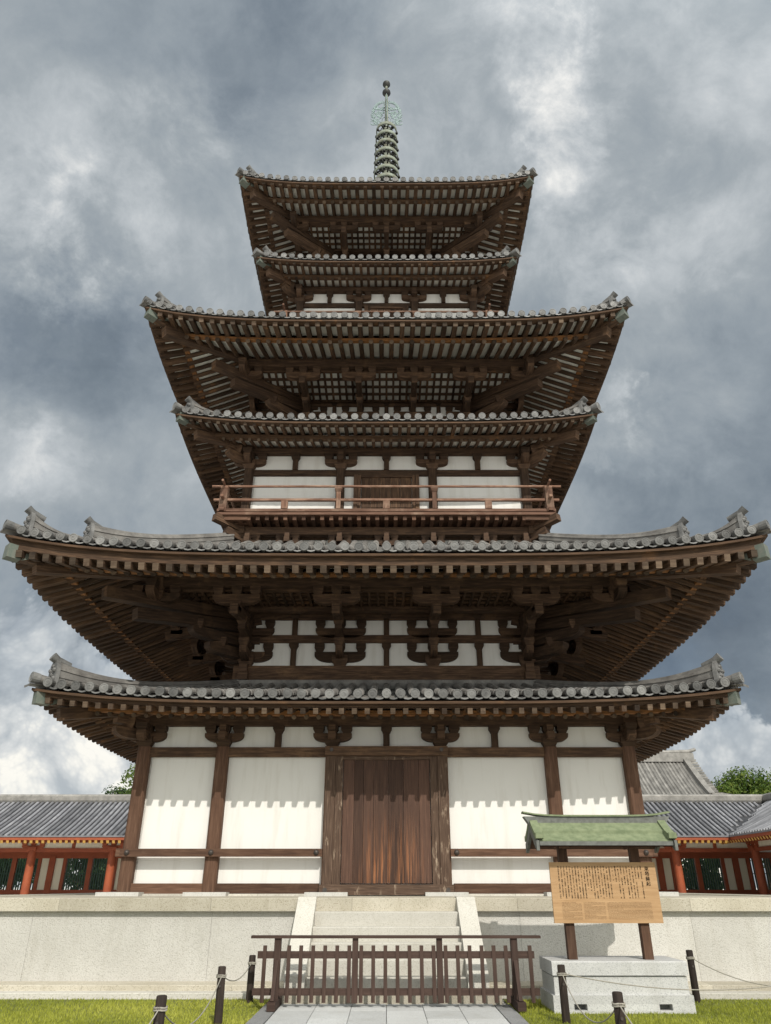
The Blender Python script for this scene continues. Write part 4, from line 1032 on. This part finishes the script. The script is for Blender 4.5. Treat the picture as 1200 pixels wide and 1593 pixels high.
def gable_tiles(mb, x0, x1, prof_, pitch, rad, m=0, cut=None):
    """round-tile rows from x0 to x1; prof_: list of (y, z) from eave to ridge; cut(x, y) trims"""
    n = int((x1 - x0) / pitch)
    for i in range(n + 1):
        x = x0 + i * pitch; tint = rnd.random(); pts = [(x, y, z) for y, z in prof_ if cut is None or cut(x, y)]
        if len(pts) < 2: continue
        q = 7; vs = []
        for p in pts:
            for a in range(q):
                an = math.pi * a / (q - 1); vs.append((p[0] + rad * math.cos(an), p[1], p[2] + rad * math.sin(an) * 1.05))
        fs = [(j * q + a, j * q + a + 1, (j + 1) * q + a + 1, (j + 1) * q + a) for j in range(len(pts) - 1) for a in range(q - 1)] + [tuple(range(q - 1, -1, -1))]
        mb.add(vs, fs, None, m, tint)

BAY = 4.07; FL = -.40
def gallery(root, x0, x1, cols, left_part, right_cut=None):
    """double gallery along x, front columns on y = 0 of the root, wall on y = 2.7"""
    eave_y, ridge_y, back_y = -1.45, 2.7, 6.85; ez, rz = 2.36, 4.32
    def pz(y): s = (y - eave_y) / (ridge_y - eave_y); return ez + (rz - ez) * (.86 * s + .14 * s * s)
    mb = MB(); prof_ = [(eave_y + (ridge_y - eave_y) * i / 7, pz(eave_y + (ridge_y - eave_y) * i / 7) + .03) for i in range(8)]
    cut = right_cut
    gable_tiles(mb, x0, x1, prof_, .27, .078, 0, cut)
    for (ya, za), (yb, zb) in zip(prof_[:-1], prof_[1:]):
        xe0 = x1 if not cut else right_cut_x(ya); xe1 = x1 if not cut else right_cut_x(yb)
        mb.sheet([[(x0, ya, za - .02), (xe0, ya, za - .02)], [(x0, yb, zb - .02), (xe1, yb, zb - .02)]], 1, .25)
    xe = x1 if not cut else right_cut_x(eave_y)
    mb.sheet([[(x0, eave_y, ez + .03), (xe, eave_y, ez + .03)], [(x0, eave_y, ez - .04), (xe, eave_y, ez - .04)]], 0, .3)
    # back slope
    mb.sheet([[(x0, ridge_y, rz + .03), (x1, ridge_y, rz + .03)], [(x0, back_y, ez), (x1, back_y, ez)]], 0, .4)
    rf = mb.build('roof', [M['tile_blue'], M['tile_bed']], root)
    mb = MB()
    mb.box(x0, x1, ridge_y - .17, ridge_y + .17, rz - .02, rz + .27, 0, tint=.8); mb.box(x0, x1, ridge_y - .21, ridge_y + .21, rz + .05, rz + .09, 0, tint=.5)
    mb.tube([(x0, ridge_y, rz + .30), (x1, ridge_y, rz + .30)], .11, 8, 0, tint=.95)
    mb.build('ridge', M['tile_hall'], rf)
    mb = MB(); mb.box(x0, xe, eave_y + .04, eave_y + .16, ez - .17, ez - .035); mb.build('eave_board', M['verm'], root)
    mb = MB(); n = int((xe - x0) / .29)
    for i in range(n):
        x = x0 + .145 + i * .29; mb.beam((x, 1.0, pz(1.0) - .16), (x, eave_y + .06, ez - .25), .13, .14, 0, 1, tint=.5)
    mb.build('rafters', [M['verm'], M['yellow']], root)
    mb = MB(); mb.sheet([[(x0, eave_y + .1, ez - .16), (xe, eave_y + .1, ez - .16)], [(x0, ridge_y, rz - .2), (xe, ridge_y, rz - .2)]], 0); mb.build('soffit', M['plaster'], root)
    cc = MB(); cc.tube([(0, 0, FL), (0, 0, 1.5), (0, 0, 1.80)], [.20, .20, .185], 16, 0, tint=.7)
    cb = MB(); block(cb, 0, 0, 1.74, .42, .2, tint=.4); arm(cb, 0, 0, 1.86, 1.15, .15, .2, tint=.4)
    for q in (-.45, 0, .45): block(cb, q, 0, 2.0, .26, .14, tint=.4)
    co = cc.build('column', M['verm'], root); cbo = cb.build('bracket', M['verm'], co)
    for i, x in enumerate(cols):
        c = co if i == 0 else co.copy()
        if i:
            COL.objects.link(c); c.parent = root
            b = cbo.copy(); COL.objects.link(b); b.parent = c
        c.location = (x, 0, 0)
    lo, hi = min(cols) - BAY / 2, max(cols) + BAY / 2
    if left_part: hi = XW + 1.5
    mb = MB(); mb.box(lo, hi, -.09, .09, 1.70, 1.88); mb.build('tie_beam', M['verm'], root)
    mb = MB(); mb.box(lo, hi, -.10, .10, 2.14, 2.32); mb.build('tie_beam', M['verm'], root)
    mb = MB(); mb.box(lo, hi, -.03, .03, 1.88, 2.14); mb.build('wall_panel', M['buff'], root)
    for x in cols:
        mb = MB(); xm = x + BAY / 2; mb.box(xm - .09, xm + .09, -.05, .05, 1.88, 2.14); mb.build('strut', M['verm'], root)
    # centre wall with lattice windows
    yw = 2.7; wcols = list(cols) + ([max(cols) + BAY] if left_part else []); hi2 = max(wcols) + BAY
    mb = MB(); mb.box(lo, hi2, yw - .1, yw + .1, 1.5, 1.80); mb.build('wall_beam', M['verm'], root)
    mb = MB(); mb.box(lo, hi2, yw - .12, yw + .12, -.22, -.0); mb.build('sill_beam', M['verm'], root)
    mb = MB(); mb.box(lo, hi2, yw - .05, yw + .05, FL - .3, -.22); mb.build('wall_panel', M['plaster'], root)
    mb = MB(); mb.box(lo, hi2, yw - .05, yw + .05, 1.80, 3.6); mb.build('wall_panel', M['plaster'], root)
    for x in wcols + [max(wcols) + BAY]:
        mb = MB(); mb.box(x - .16, x + .16, yw - .15, yw + .15, FL, 1.6); mb.build('wall_post', M['verm'], root)
    for x in wcols:
        a, b = x + .16, x + BAY - .16
        c_ = (a + b) / 2; fo = None
        for p, q in ((c_ - .12, c_ + .12), (a + .42, a + .6), (b - .6, b - .42)):
            mb = MB(); mb.box(p, q, yw - .11, yw + .11, 0, 1.5)
            if fo is None: fo = mb.build('window', M['verm'], root)
            else: mb.build('mullion', M['verm'], fo)
        for q in (c_ - 1.02, c_ + 1.02):
            mb = MB(); mb.box(q - .08, q + .08, yw - .08, yw + .08, FL, -.22); mb.build('base_post', M['verm'], fo)
        for p, q in ((a, a + .42), (b - .42, b)):
            mb = MB(); mb.box(p, q, yw - .05, yw + .05, 0, 1.5); mb.build('plaster_panel', M['buff'], fo)
        mb = MB()
        for s0, s1 in ((a + .6, (a + b) / 2 - .12), ((a + b) / 2 + .12, b - .6)):
            n = 9
            for i in range(n):
                xx = s0 + (s1 - s0) * (i + .5) / n; mb.box(xx - .03, xx + .03, yw - .03, yw + .03, 0, 1.5)
            mb.box(s0, s1, yw - .02, yw + .02, .74, .78)
        mb.build('window_lattice', M['lattice'], fo)
    mb = MB(); mb.box(lo, hi, -1.1, 6.5, GZ - .05, FL, 0); mb.build('floor_plinth', M['step'], root)

GY = 18.8
cols_x = [-13.85 + BAY * k for k in range(-6, 8)]
ga = thing('gallery', 'long vermilion roofed gallery with grey tiles and lattice windows behind the pagoda', 'gallery', (0, GY, 0))
XW = 16.9
def right_cut_x(y): return XW + (y + 1.45)
gallery(ga, -42, 24, cols_x, True, lambda x, y: x < right_cut_x(y) + .02)
# wing that turns toward the viewer on the right
gb = thing('gallery', 'side wing of the vermilion gallery turning forward at the right edge', 'gallery', (XW + 1.45, GY, 0))
gb.rotation_euler.z = -math.pi / 2
def wing():
    # local x runs toward the viewer (-y world), local +y runs outward (+x world)
    gallery(gb, -6.0, 24, [.9 + BAY * k for k in range(0, 5)], False, None)
right_cut_keep = right_cut_x
def wing_build():
    global right_cut_x
    e0 = 1.45
    # trim its inner end along the valley
    right_cut_x = lambda y: 24
    gallery(gb, -6.0, 24, [.75 + BAY * k for k in range(0, 5)], False, lambda x, y: x > -(y + 1.45) + 1.45)
    right_cut_x = right_cut_keep
wing_build()

# large hall far behind, hip-and-gable roof
hl = thing('hall', 'large temple hall with a curved hip-and-gable grey roof rising behind the right gallery', 'hall', (0, 0, 0))
hy = 48.0; ry = hy + 6.5; rz_, ez_ = 11.35, 6.2; rx0, rx1 = 5.0, 30.4; ex1 = 35.2
mb = MB()
def hz(s): return ez_ + (rz_ - ez_) * (.72 * s + .28 * s * s)
prf = [(hy + 6.5 * i / 10, hz(i / 10)) for i in range(11)]
gable_tiles(mb, rx0 - 5, rx1 + .05, prf, .36, .11, 0)
for (ya, za), (yb, zb) in zip(prf[:-1], prf[1:]): mb.sheet([[(rx0 - 5, ya, za), (rx1, ya, za)], [(rx0 - 5, yb, zb), (rx1, yb, zb)]], 0, .2)
mb.sheet([[(rx0 - 5, ry, rz_), (rx1, ry, rz_)], [(rx0 - 5, ry + 6.5, ez_), (rx1, ry + 6.5, ez_)]], 0, .3)
# hipped skirt on the right
def cz(s): return ez_ + .55 + (8.1 - ez_ - .55) * s
k = 8; rows = []
for i in range(k + 1):
    s = i / k; xx = ex1 + (rx1 - ex1) * s; zz = hz(s * .42) + .5 * (1 - s) ** 3
    rows.append([(xx, hy - .4 * (1 - s) + s * 2.9, zz), (xx, ry, zz - .25 * (1 - s)), (xx, ry + 6.9 - s * 2.9, zz)])
mb.sheet(rows, 0, .5)
rows = [[(rx1 + (ex1 - rx1) * t, hy - .4 * t + (1 - i / 6) * 2.9 * (1 - t) * 0 + i / 6 * 2.9 * (1 - t), hz(i / 6 * .42 * (1 - t)) + .5 * t ** 2) for t in [j / 8 for j in range(9)]] for i in range(7)]
mb.sheet(rows, 0, .35)
hroof = mb.build('roof', M['tile_hall'], hl)
mb = MB(); mb.box(rx0, rx1 + .5, ry - .35, ry + .35, rz_ - .1, rz_ + .75, 0, tint=.7)
mb.tube([(rx0, ry, rz_ + .8), (rx1 - 4, ry, rz_ + .8), (rx1 + .2, ry, rz_ + .92), (rx1 + .9, ry, rz_ + 1.15)], [.2, .2, .2, .16], 8, 0, tint=.9)
mb.build('ridge', M['tile_hall'], hroof)
mb = MB()
pts = [(rx1 - .35 + .2 * (1 - i / 10), y - .05, z + .22) for i, (y, z) in enumerate(prf)][3:]
for a, b in zip(pts[:-1], pts[1:]): mb.beam(a, b, .55, .45, 0, tint=.6)
pts2 = [pts[0]] + [(rx1 + (ex1 - rx1) * t, hy + 2.2 * (1 - t) ** 1.3 - .4 * t, hz(.35 * (1 - t)) + .2 + .6 * t ** 2) for t in (.15, .35, .6, .85, 1.0)]
for a, b in zip(pts2[:-1], pts2[1:]): mb.beam(a, b, .45, .4, 0, tint=.7)
mb.build('descending_ridge', M['tile_hall'], hroof)
mb = MB(); mb.prism([(hy + 2.2, 8.0), (ry, rz_ - .1), (ry + 4.3, 8.0)], (rx1 - .3, 0, 0), (0, 1, 0), (0, 0, 1), (1, 0, 0), .3, 0); mb.build('gable', M['plaster'], hroof)
# staggered tile ends down the gable edge
mb = MB()
for i in range(14):
    s = i / 14; y = ry - 6.5 * s * .62; z = hz(1 - s * .62)
    mb.box(rx1 - .1, rx1 + .75, y - .13, y + .13, z - .02, z + .16, 0)
mb.build('gable_tiles', M['tile_hall'], hroof)
mb = MB(); mb.box(rx0 - 2, ex1 - 3, hy + 2.2, ry + 5, GZ, ez_ + .3, 0); mb.build('wall', M['plaster'], hl)
for i in range(9):
    mb = MB(); x = rx0 - 1 + i * 3.4; mb.tube([(x, hy + 2.1, GZ), (x, hy + 2.1, ez_)], .28, 12, 0); mb.build('column', M['post'], hl)

leaf_tree('broad green tree showing past the hall roof at far right', 35.8, 54, GZ, 11.3, 5.2, 11, 'leaf', 'trees behind the galleries', 2.4, .17)
leaf_tree('lower green tree at the right edge behind the gallery', 41.5, 49, GZ, 9.7, 4.0, 12, 'leaf', 'trees behind the galleries', 1.6, .17)
leaf_tree('tall green tree half hidden by the left wall of the pagoda', -18.4, 40, GZ, 11.2, 3.2, 13, 'leaf', 'trees behind the galleries', 1.5, .14)
leaf_tree('small tree top just above the left gallery ridge', -21.5, 42, GZ, 8.65, 3.0, 14, 'leaf_pine', 'trees behind the galleries', 1.3, .14)
for i, (x, lb) in enumerate(((-24.5, 'dark shrub seen through the far left gallery windows'), (-19.5, 'dark shrub seen through gallery windows beside the pagoda'), (19.0, 'dark shrub seen through the right gallery windows beside the sign'), (25.5, 'dark shrub seen through the windows of the side wing'), (-30, 'dark shrub behind the gallery beyond the left edge'))):
    leaf_tree(lb, x, 29.5 if x < 20 else 20, GZ, 4.3, 2.7, 30 + i, 'leaf_pine', 'shrubs behind the galleries', 1.0, .16)
# ================================================================== BARRIER, SIGN, ROPE POSTS
DB = -21.6 + 11.62
bar = thing('picket_barrier', 'brown wooden picket barrier standing across the foot of the stone stair', 'barrier', (.13, DB, GZ))
XL = 1.63
for x in (-XL, -.56, .60, XL):
    mb = MB()
    if abs(x) == XL: mb.box(x - .045, x + .045, -.045, .045, .10, .83)
    else: mb.box(x - .04, x + .04, -.035, .035, .08, .83)
    mb.build('post', M['fence'], bar)
for x in (-XL, XL):
    mb = MB(); mb.box(x - .055, x + .055, -.36, .36, .03, .125); mb.build('foot', M['fence'], bar)
    for s in (-1, 1):
        mb = MB(); mb.beam((x, s * .27, .12), (x, s * .04, .56), .05, .06); mb.build('brace', M['fence'], bar)
mb = MB(); mb.box(-2.0, 2.0, -.07, .07, .83, .862); mb.build('top_rail', M['fence'], bar)
for z0, z1, e in ((.59, .675, 1.90), (.165, .245, 1.94)):
    mb = MB(); mb.box(-e, e, -.022, .022, z0, z1); mb.build('cross_rail', M['fence'], bar)
pk = MB(); pk.box(-.026, .026, -.040, -.018, .085, .745); pk = pk.build('picket', M['fence'], bar)
n = 0
for i in range(-11, 12):
    x = .02 + i * .1655
    if min(abs(x - q) for q in (-XL, -.56, .60, XL)) < .078 or abs(x) > 1.87: continue
    c = pk if n == 0 else pk.copy()
    if n: COL.objects.link(c); c.parent = bar
    c.location.x = x; n += 1

# sign base, a stone block with slab top and vent slots
SX, SY = 3.10, -21.6 + 11.6
sbse = thing('sign_base', 'grey granite pedestal block with a slab top and two vent slots under the roofed sign', 'pedestal', (SX, SY, GZ))
f0, f1 = -.30, .60
def slab(x0, x1, y0, y1, z0, z1, name, mm, bev=.012):
    mb = MB(); mb.prism([(y0, z0), (y0, z1 - bev), (y0 + bev, z1), (y1 - bev, z1), (y1, z1 - bev), (y1, z0)], ((x0 + x1) / 2, 0, 0), (0, 1, 0), (0, 0, 1), (1, 0, 0), x1 - x0, 0, tint=rnd.random()); return mb.build(name, mm, sbse)
mb = MB(); xs_ = [-0.92, -.72, -.52, .46, .66, 0.92]
mb.box(-0.92, 0.92, f0, f1, .0, .035); mb.box(-0.92, 0.92, f0, f1, .105, .20)
for a, b in ((-0.92, -.655), (-.485, .455), (.625, 0.92)): mb.box(a, b, f0, f1, .035, .105)
mb.box(-0.91, 0.91, f0 + .2, f1 - .01, .03, .19)
mb.build('footing', M['grey_granite'], sbse)
slab(-0.885, 0.885, f0 + .035, f1 - .035, .20, .405, 'body', M['grey_granite'], .002)
mb = MB(); mb.box(-0.87, .87, f0 + .05, f1 - .05, .405, .42); mb.build('shadow_joint', M['grey_granite'], sbse)
slab(-0.90, 0.90, f0 + .01, f1 - .01, .42, .58, 'top_slab', M['grey_granite'])

sg = thing('roofed_sign', 'wooden notice board in black writing under a green copper roof on two posts', 'sign', (SX, SY, GZ + .58))
Z0 = GZ + .58
def zz(z): return z - Z0
for x in (-.55, .49):
    mb = MB(); mb.box(x - .06, x + .06, -.06, .06, 0, zz(.78)); mb.build('post', M['post'], sg)
mb = MB(); mb.box(-.80, .78, -.05, .05, zz(.74), zz(.82)); mb.build('crossbeam', M['post'], sg)
for x in (-.55, .49):
    mb = MB(); mb.box(x - .05, x + .05, -.30, .30, zz(.655), zz(.72)); mb.build('bracket_arm', M['post'], sg)
# board, tilted slightly forward at the top like the photograph's
bw, bz0, bz1 = .755, -.285, .475
bd = MB(); bd.box(-bw, bw, -.018, .018, zz(bz0), zz(bz1), tint=.5); bd = bd.build('board', M['board'], sg); bd.location = (-.015, -.085, 0)
# roof: two curved copper slopes
RYC = .0; dpt = .41
cr = MB()
def roofsheet(mb, x0, x1, prof_, th, m=0):
    low = [(y, z - th) for y, z in prof_]
    poly = prof_ + low[::-1]
    mb.prism(poly, ((x0 + x1) / 2, 0, 0), (0, 1, 0), (0, 0, 1), (1, 0, 0), x1 - x0, m, tint=.5)
def rp(t): return zz(1.01) - (zz(1.01) - zz(.745)) * (1.12 * t - .12 * t * t)      # t 0 ridge .. 1 eave
for s in (-1, 1):
    up = [(RYC + s * dpt * t, rp(t) + .04) for t in (0, .2, .4, .6)]; lo = [(RYC + s * dpt * t, rp(t)) for t in (.5, .7, .85, 1.0)]
    roofsheet(cr, -.94, .94, up, .05); roofsheet(cr, -.94, .94, lo, .055)
rfo = cr.build('roof', M['verdigris'], sg)
for s in (-1, 1):
    mb = MB(); y = RYC + s * (dpt + .004); mb.box(-.94, .94, y - .012, y + .012, rp(1) - .065, rp(1) - .012); mb.build('eave_edge', M['copper_side'], rfo)
mb = MB(); mb.box(-1.0, 1.0, RYC - .075, RYC + .075, zz(.98), zz(1.085)); 
rd = mb.build('ridge_box', M['copper_side'], rfo)
mb = MB()
rows = []
for t in [i / 12 * 2 - 1 for i in range(13)]:
    x = t * 1.08; u = .05 * abs(t) ** 5
    rows.append([(x, RYC - .10, zz(1.082) + u), (x, RYC - .10, zz(1.10) + u), (x, RYC, zz(1.112) + u), (x, RYC + .10, zz(1.10) + u), (x, RYC + .10, zz(1.082) + u), (x, RYC - .10, zz(1.082) + u)])
mb.sheet(rows, 0, .7); mb.add(rows[0][:5], [(4, 3, 2, 1, 0)], None, 0, .7); mb.add(rows[-1][:5], [(0, 1, 2, 3, 4)], None, 0, .7)
for s in (-1, 1): mb.prism([(s * 1.0, zz(.98)), (s * 1.075, zz(1.085)), (s * 1.0, zz(1.085))], (0, RYC, 0), (1, 0, 0), (0, 0, 1), (0, 1, 0), .15, 1)
mb.build('ridge_cap', [M['verdigris'], M['copper_side']], rfo)
for sx in (-1, 1):
    for s in (-1, 1):
        mb = MB(); top = [(RYC + s * dpt * t, rp(min(1, t)) + .075 + (.06 * max(0, t - .6) ** 1.3 if t > .6 else 0)) for t in (0, .25, .5, .75, 1.0, 1.12)]
        roofsheet(mb, sx * .94 - .055, sx * .94 + .055, top, .075); mb.build('verge', M['verdigris'], rfo)
        mb = MB(); top = [(RYC + s * dpt * t, rp(min(1, t)) + .0) for t in (0, .25, .5, .75, 1.0, 1.1)]
        roofsheet(mb, sx * .97 - .02, sx * .97 + .02, top, .13); mb.build('bargeboard', M['copper_side'], rfo)
mb = MB()
for s in (-1, 1): mb.sheet([[(-.94, RYC + s * dpt * t, rp(t) - .085) for t in (0, .5, .98)], [(.94, RYC + s * dpt * t, rp(t) - .085) for t in (0, .5, .98)]], 0)
mb.build('roof_lining', M['post'], rfo)

# writing: heading, columns of Japanese text, three blocks of fine print
def text_mesh(body, size, align='CENTER'):
    cu = bpy.data.curves.new('writing', 'FONT'); cu.body = body; cu.size = size; cu.align_x = align; cu.resolution_u = 1; cu.space_line = 1.0
    o = bpy.data.objects.new('writing', cu); COL.objects.link(o); bpy.context.view_layer.update()
    me = bpy.data.meshes.new_from_object(o.evaluated_get(bpy.context.evaluated_depsgraph_get()))
    bpy.data.objects.remove(o); bpy.data.curves.remove(cu)
    return me
BY = -.0195
ink = MB()
def stamp(mb, me, x, z, m=0, sx=1.0):
    vs = [(x + v.co.x * sx, BY, z + v.co.y) for v in me.vertices]
    mb.add(vs, [tuple(p.vertices) for p in me.polygons], None, m, .5)
cache = {}
def glyph(ch, size):
    if (ch, size) not in cache: cache[(ch, size)] = text_mesh(ch, size)
    return cache[(ch, size)]
for i, ch in enumerate('東塔縁起'): 
    for dx in (-.002, 0, .002): stamp(ink, glyph(ch, .062), bw - .13 + dx, zz(bz1 - .105 - i * .064))
TXT = ('薬師寺東塔は天武天皇の御発願による薬師寺の塔であり、平城遷都に伴い現在の地に移された。天平二年に建立されたと伝わり、創建当時の姿を今に残す唯一の建物である。'
       '塔は三重であるが、各層に裳階を付けるため六重に見え、大小の屋根が重なる姿は律動的な美しさを見せる。相輪の上部には水煙があり、飛天が笛を奏し花を撒く様子が透かし彫りで表されている。'
       '中心柱の檫銘には、薬師寺創建の由来が刻まれている。平成二十一年より全面解体修理が行われ、令和の御代に竣工した。')
cols_n = 30; x0_ = bw - .215; dx_ = (2 * bw - .215 - .12) / (cols_n - 1); ti = 0; r3 = random.Random(9); top_z = zz(bz1 - .052)
for c in range(cols_n):
    ln = 22 if r3.random() < .72 else r3.randint(9, 20)
    for q in range(ln):
        ch = TXT[ti % len(TXT)]; ti += 1
        if r3.random() < .06 or ch in '、。': continue
        for e_ in (-.0006, .0006): stamp(ink, glyph(ch, .0195), x0_ - c * dx_ + e_, top_z - q * .0187 - .012)
ink.build('inscription', M['ink'], bd)
fine = MB()
ENG = 'The East Pagoda is the only building of the temple that survives from its founding. It has three storeys and each has a pent roof below it, so that it seems to have six. The metal finial carries openwork plates of heavenly figures playing flutes and scattering flowers. '
def para(x0, x1, zt, lines, size, seed):
    r4 = random.Random(seed); p = seed * 7 % len(ENG)
    for l in range(lines):
        w = x1 - x0
        if r4.random() < .22: w *= r4.uniform(.35, .8)
        nch = int(w / (size * .5)); s = (ENG * 3)[p:p + nch].strip(); p = (p + nch) % len(ENG)
        me = text_mesh(s, size, 'LEFT'); mxx = max([v.co.x for v in me.vertices] or [1]); stamp(fine, me, x0, zt - l * size * 1.12, 0, w / mxx if mxx > 0 else 1)
zt_ = zz(bz0 + .245)
para(-bw + .125, -bw + .40, zt_, 14, .0135, 1); para(-bw + .43, -bw + .73, zt_, 14, .0135, 2); para(-bw + .76, bw - .13, zt_, 14, .0135, 3)
fine.build('fine_print', M['fineink'], bd)

# rope posts and ropes
def rope_post(x, d, h, label):
    y = -21.6 + d
    t = thing('rope_post', label, 'post', (x, y, GZ), 'rope posts beside the path')
    mb = MB(); r5 = random.Random(int(x * 100)); lean = r5.uniform(-.01, .01)
    mb.tube([(0, 0, -.02), (lean * .5, 0, h * .5), (lean, 0, h - .01), (lean, 0, h)], [.052, .05, .048, .040], 14, 0); mb.build('shaft', M['oldpost'], t)
    mb = MB(); q = h - .09; k = [(math.cos(a) * .055 + lean, math.sin(a) * .055, q + .004 * math.sin(3 * a)) for a in [i * 6.2832 / 12 for i in range(13)]]; mb.tube(k, .009, 6, 0)
    k = [(p[0], p[1], p[2] - .018) for p in k]; mb.tube(k, .009, 6, 0); mb.build('rope_binding', M['rope'], t)
    for a in (.09, .2):
        mb = MB(); mb.tube([(lean, -.045, h - a), (lean, -.060, h - a)], .014, 8, 0); mb.build('eye_bolt', M['iron'], t)
    return Vector((x, y, GZ + h - .09))
L1 = rope_post(-1.95, 12.3, .58, 'dark rope post behind the left end of the barrier')
L2 = rope_post(-2.0, 10.4, .60, 'dark weathered rope post on the lawn left of the path')
L3 = rope_post(-2.02, 7.75, .60, 'nearest rope post on the left, cut by the bottom edge')
R1r = rope_post(2.18, 10.6, .60, 'dark rope post in front of the sign base')
R2r = rope_post(2.14, 8.0, .60, 'nearest rope post on the right, only its top in view')
R3r = rope_post(4.43, 12.35, .64, 'dark rope post by the platform right of the sign base')
R4r = rope_post(6.4, 11.3, .62, 'rope post out on the lawn beyond the right edge'); 
L4 = rope_post(-2.03, 5.2, .60, 'rope post on the left nearer than the bottom edge of the view')
R5r = rope_post(2.12, 5.4, .60, 'rope post on the right nearer than the bottom edge of the view')
def rope(a, b, sag, label):
    mb = MB(); pts = []
    for i in range(17):
        t = i / 16; p = a.lerp(b, t); p.z -= sag * 4 * t * (1 - t); pts.append(p)
    mb.tube(pts, .0065, 7, 0); o = mb.build('rope', M['rope']); tag(o, label, 'rope', 'ropes between the posts')
off = Vector((.0, .05, 0))
rope(L1, L2, .13, 'slack pale rope from the barrier end to the next post on the left')
rope(L2, L3, .30, 'slack pale rope between the two nearest left posts')
rope(L3, L4, .22, 'pale rope leading off below the nearest left post')
rope(R1r, R2r, .30, 'slack pale rope between the two nearest right posts')
rope(R2r, R5r, .22, 'pale rope leading off below the nearest right post')
rope(R1r, R4r, .22, 'pale rope crossing in front of the sign base to the right')
rope(R3r, R4r, .30, 'drooping rope from the post by the platform to the right edge')
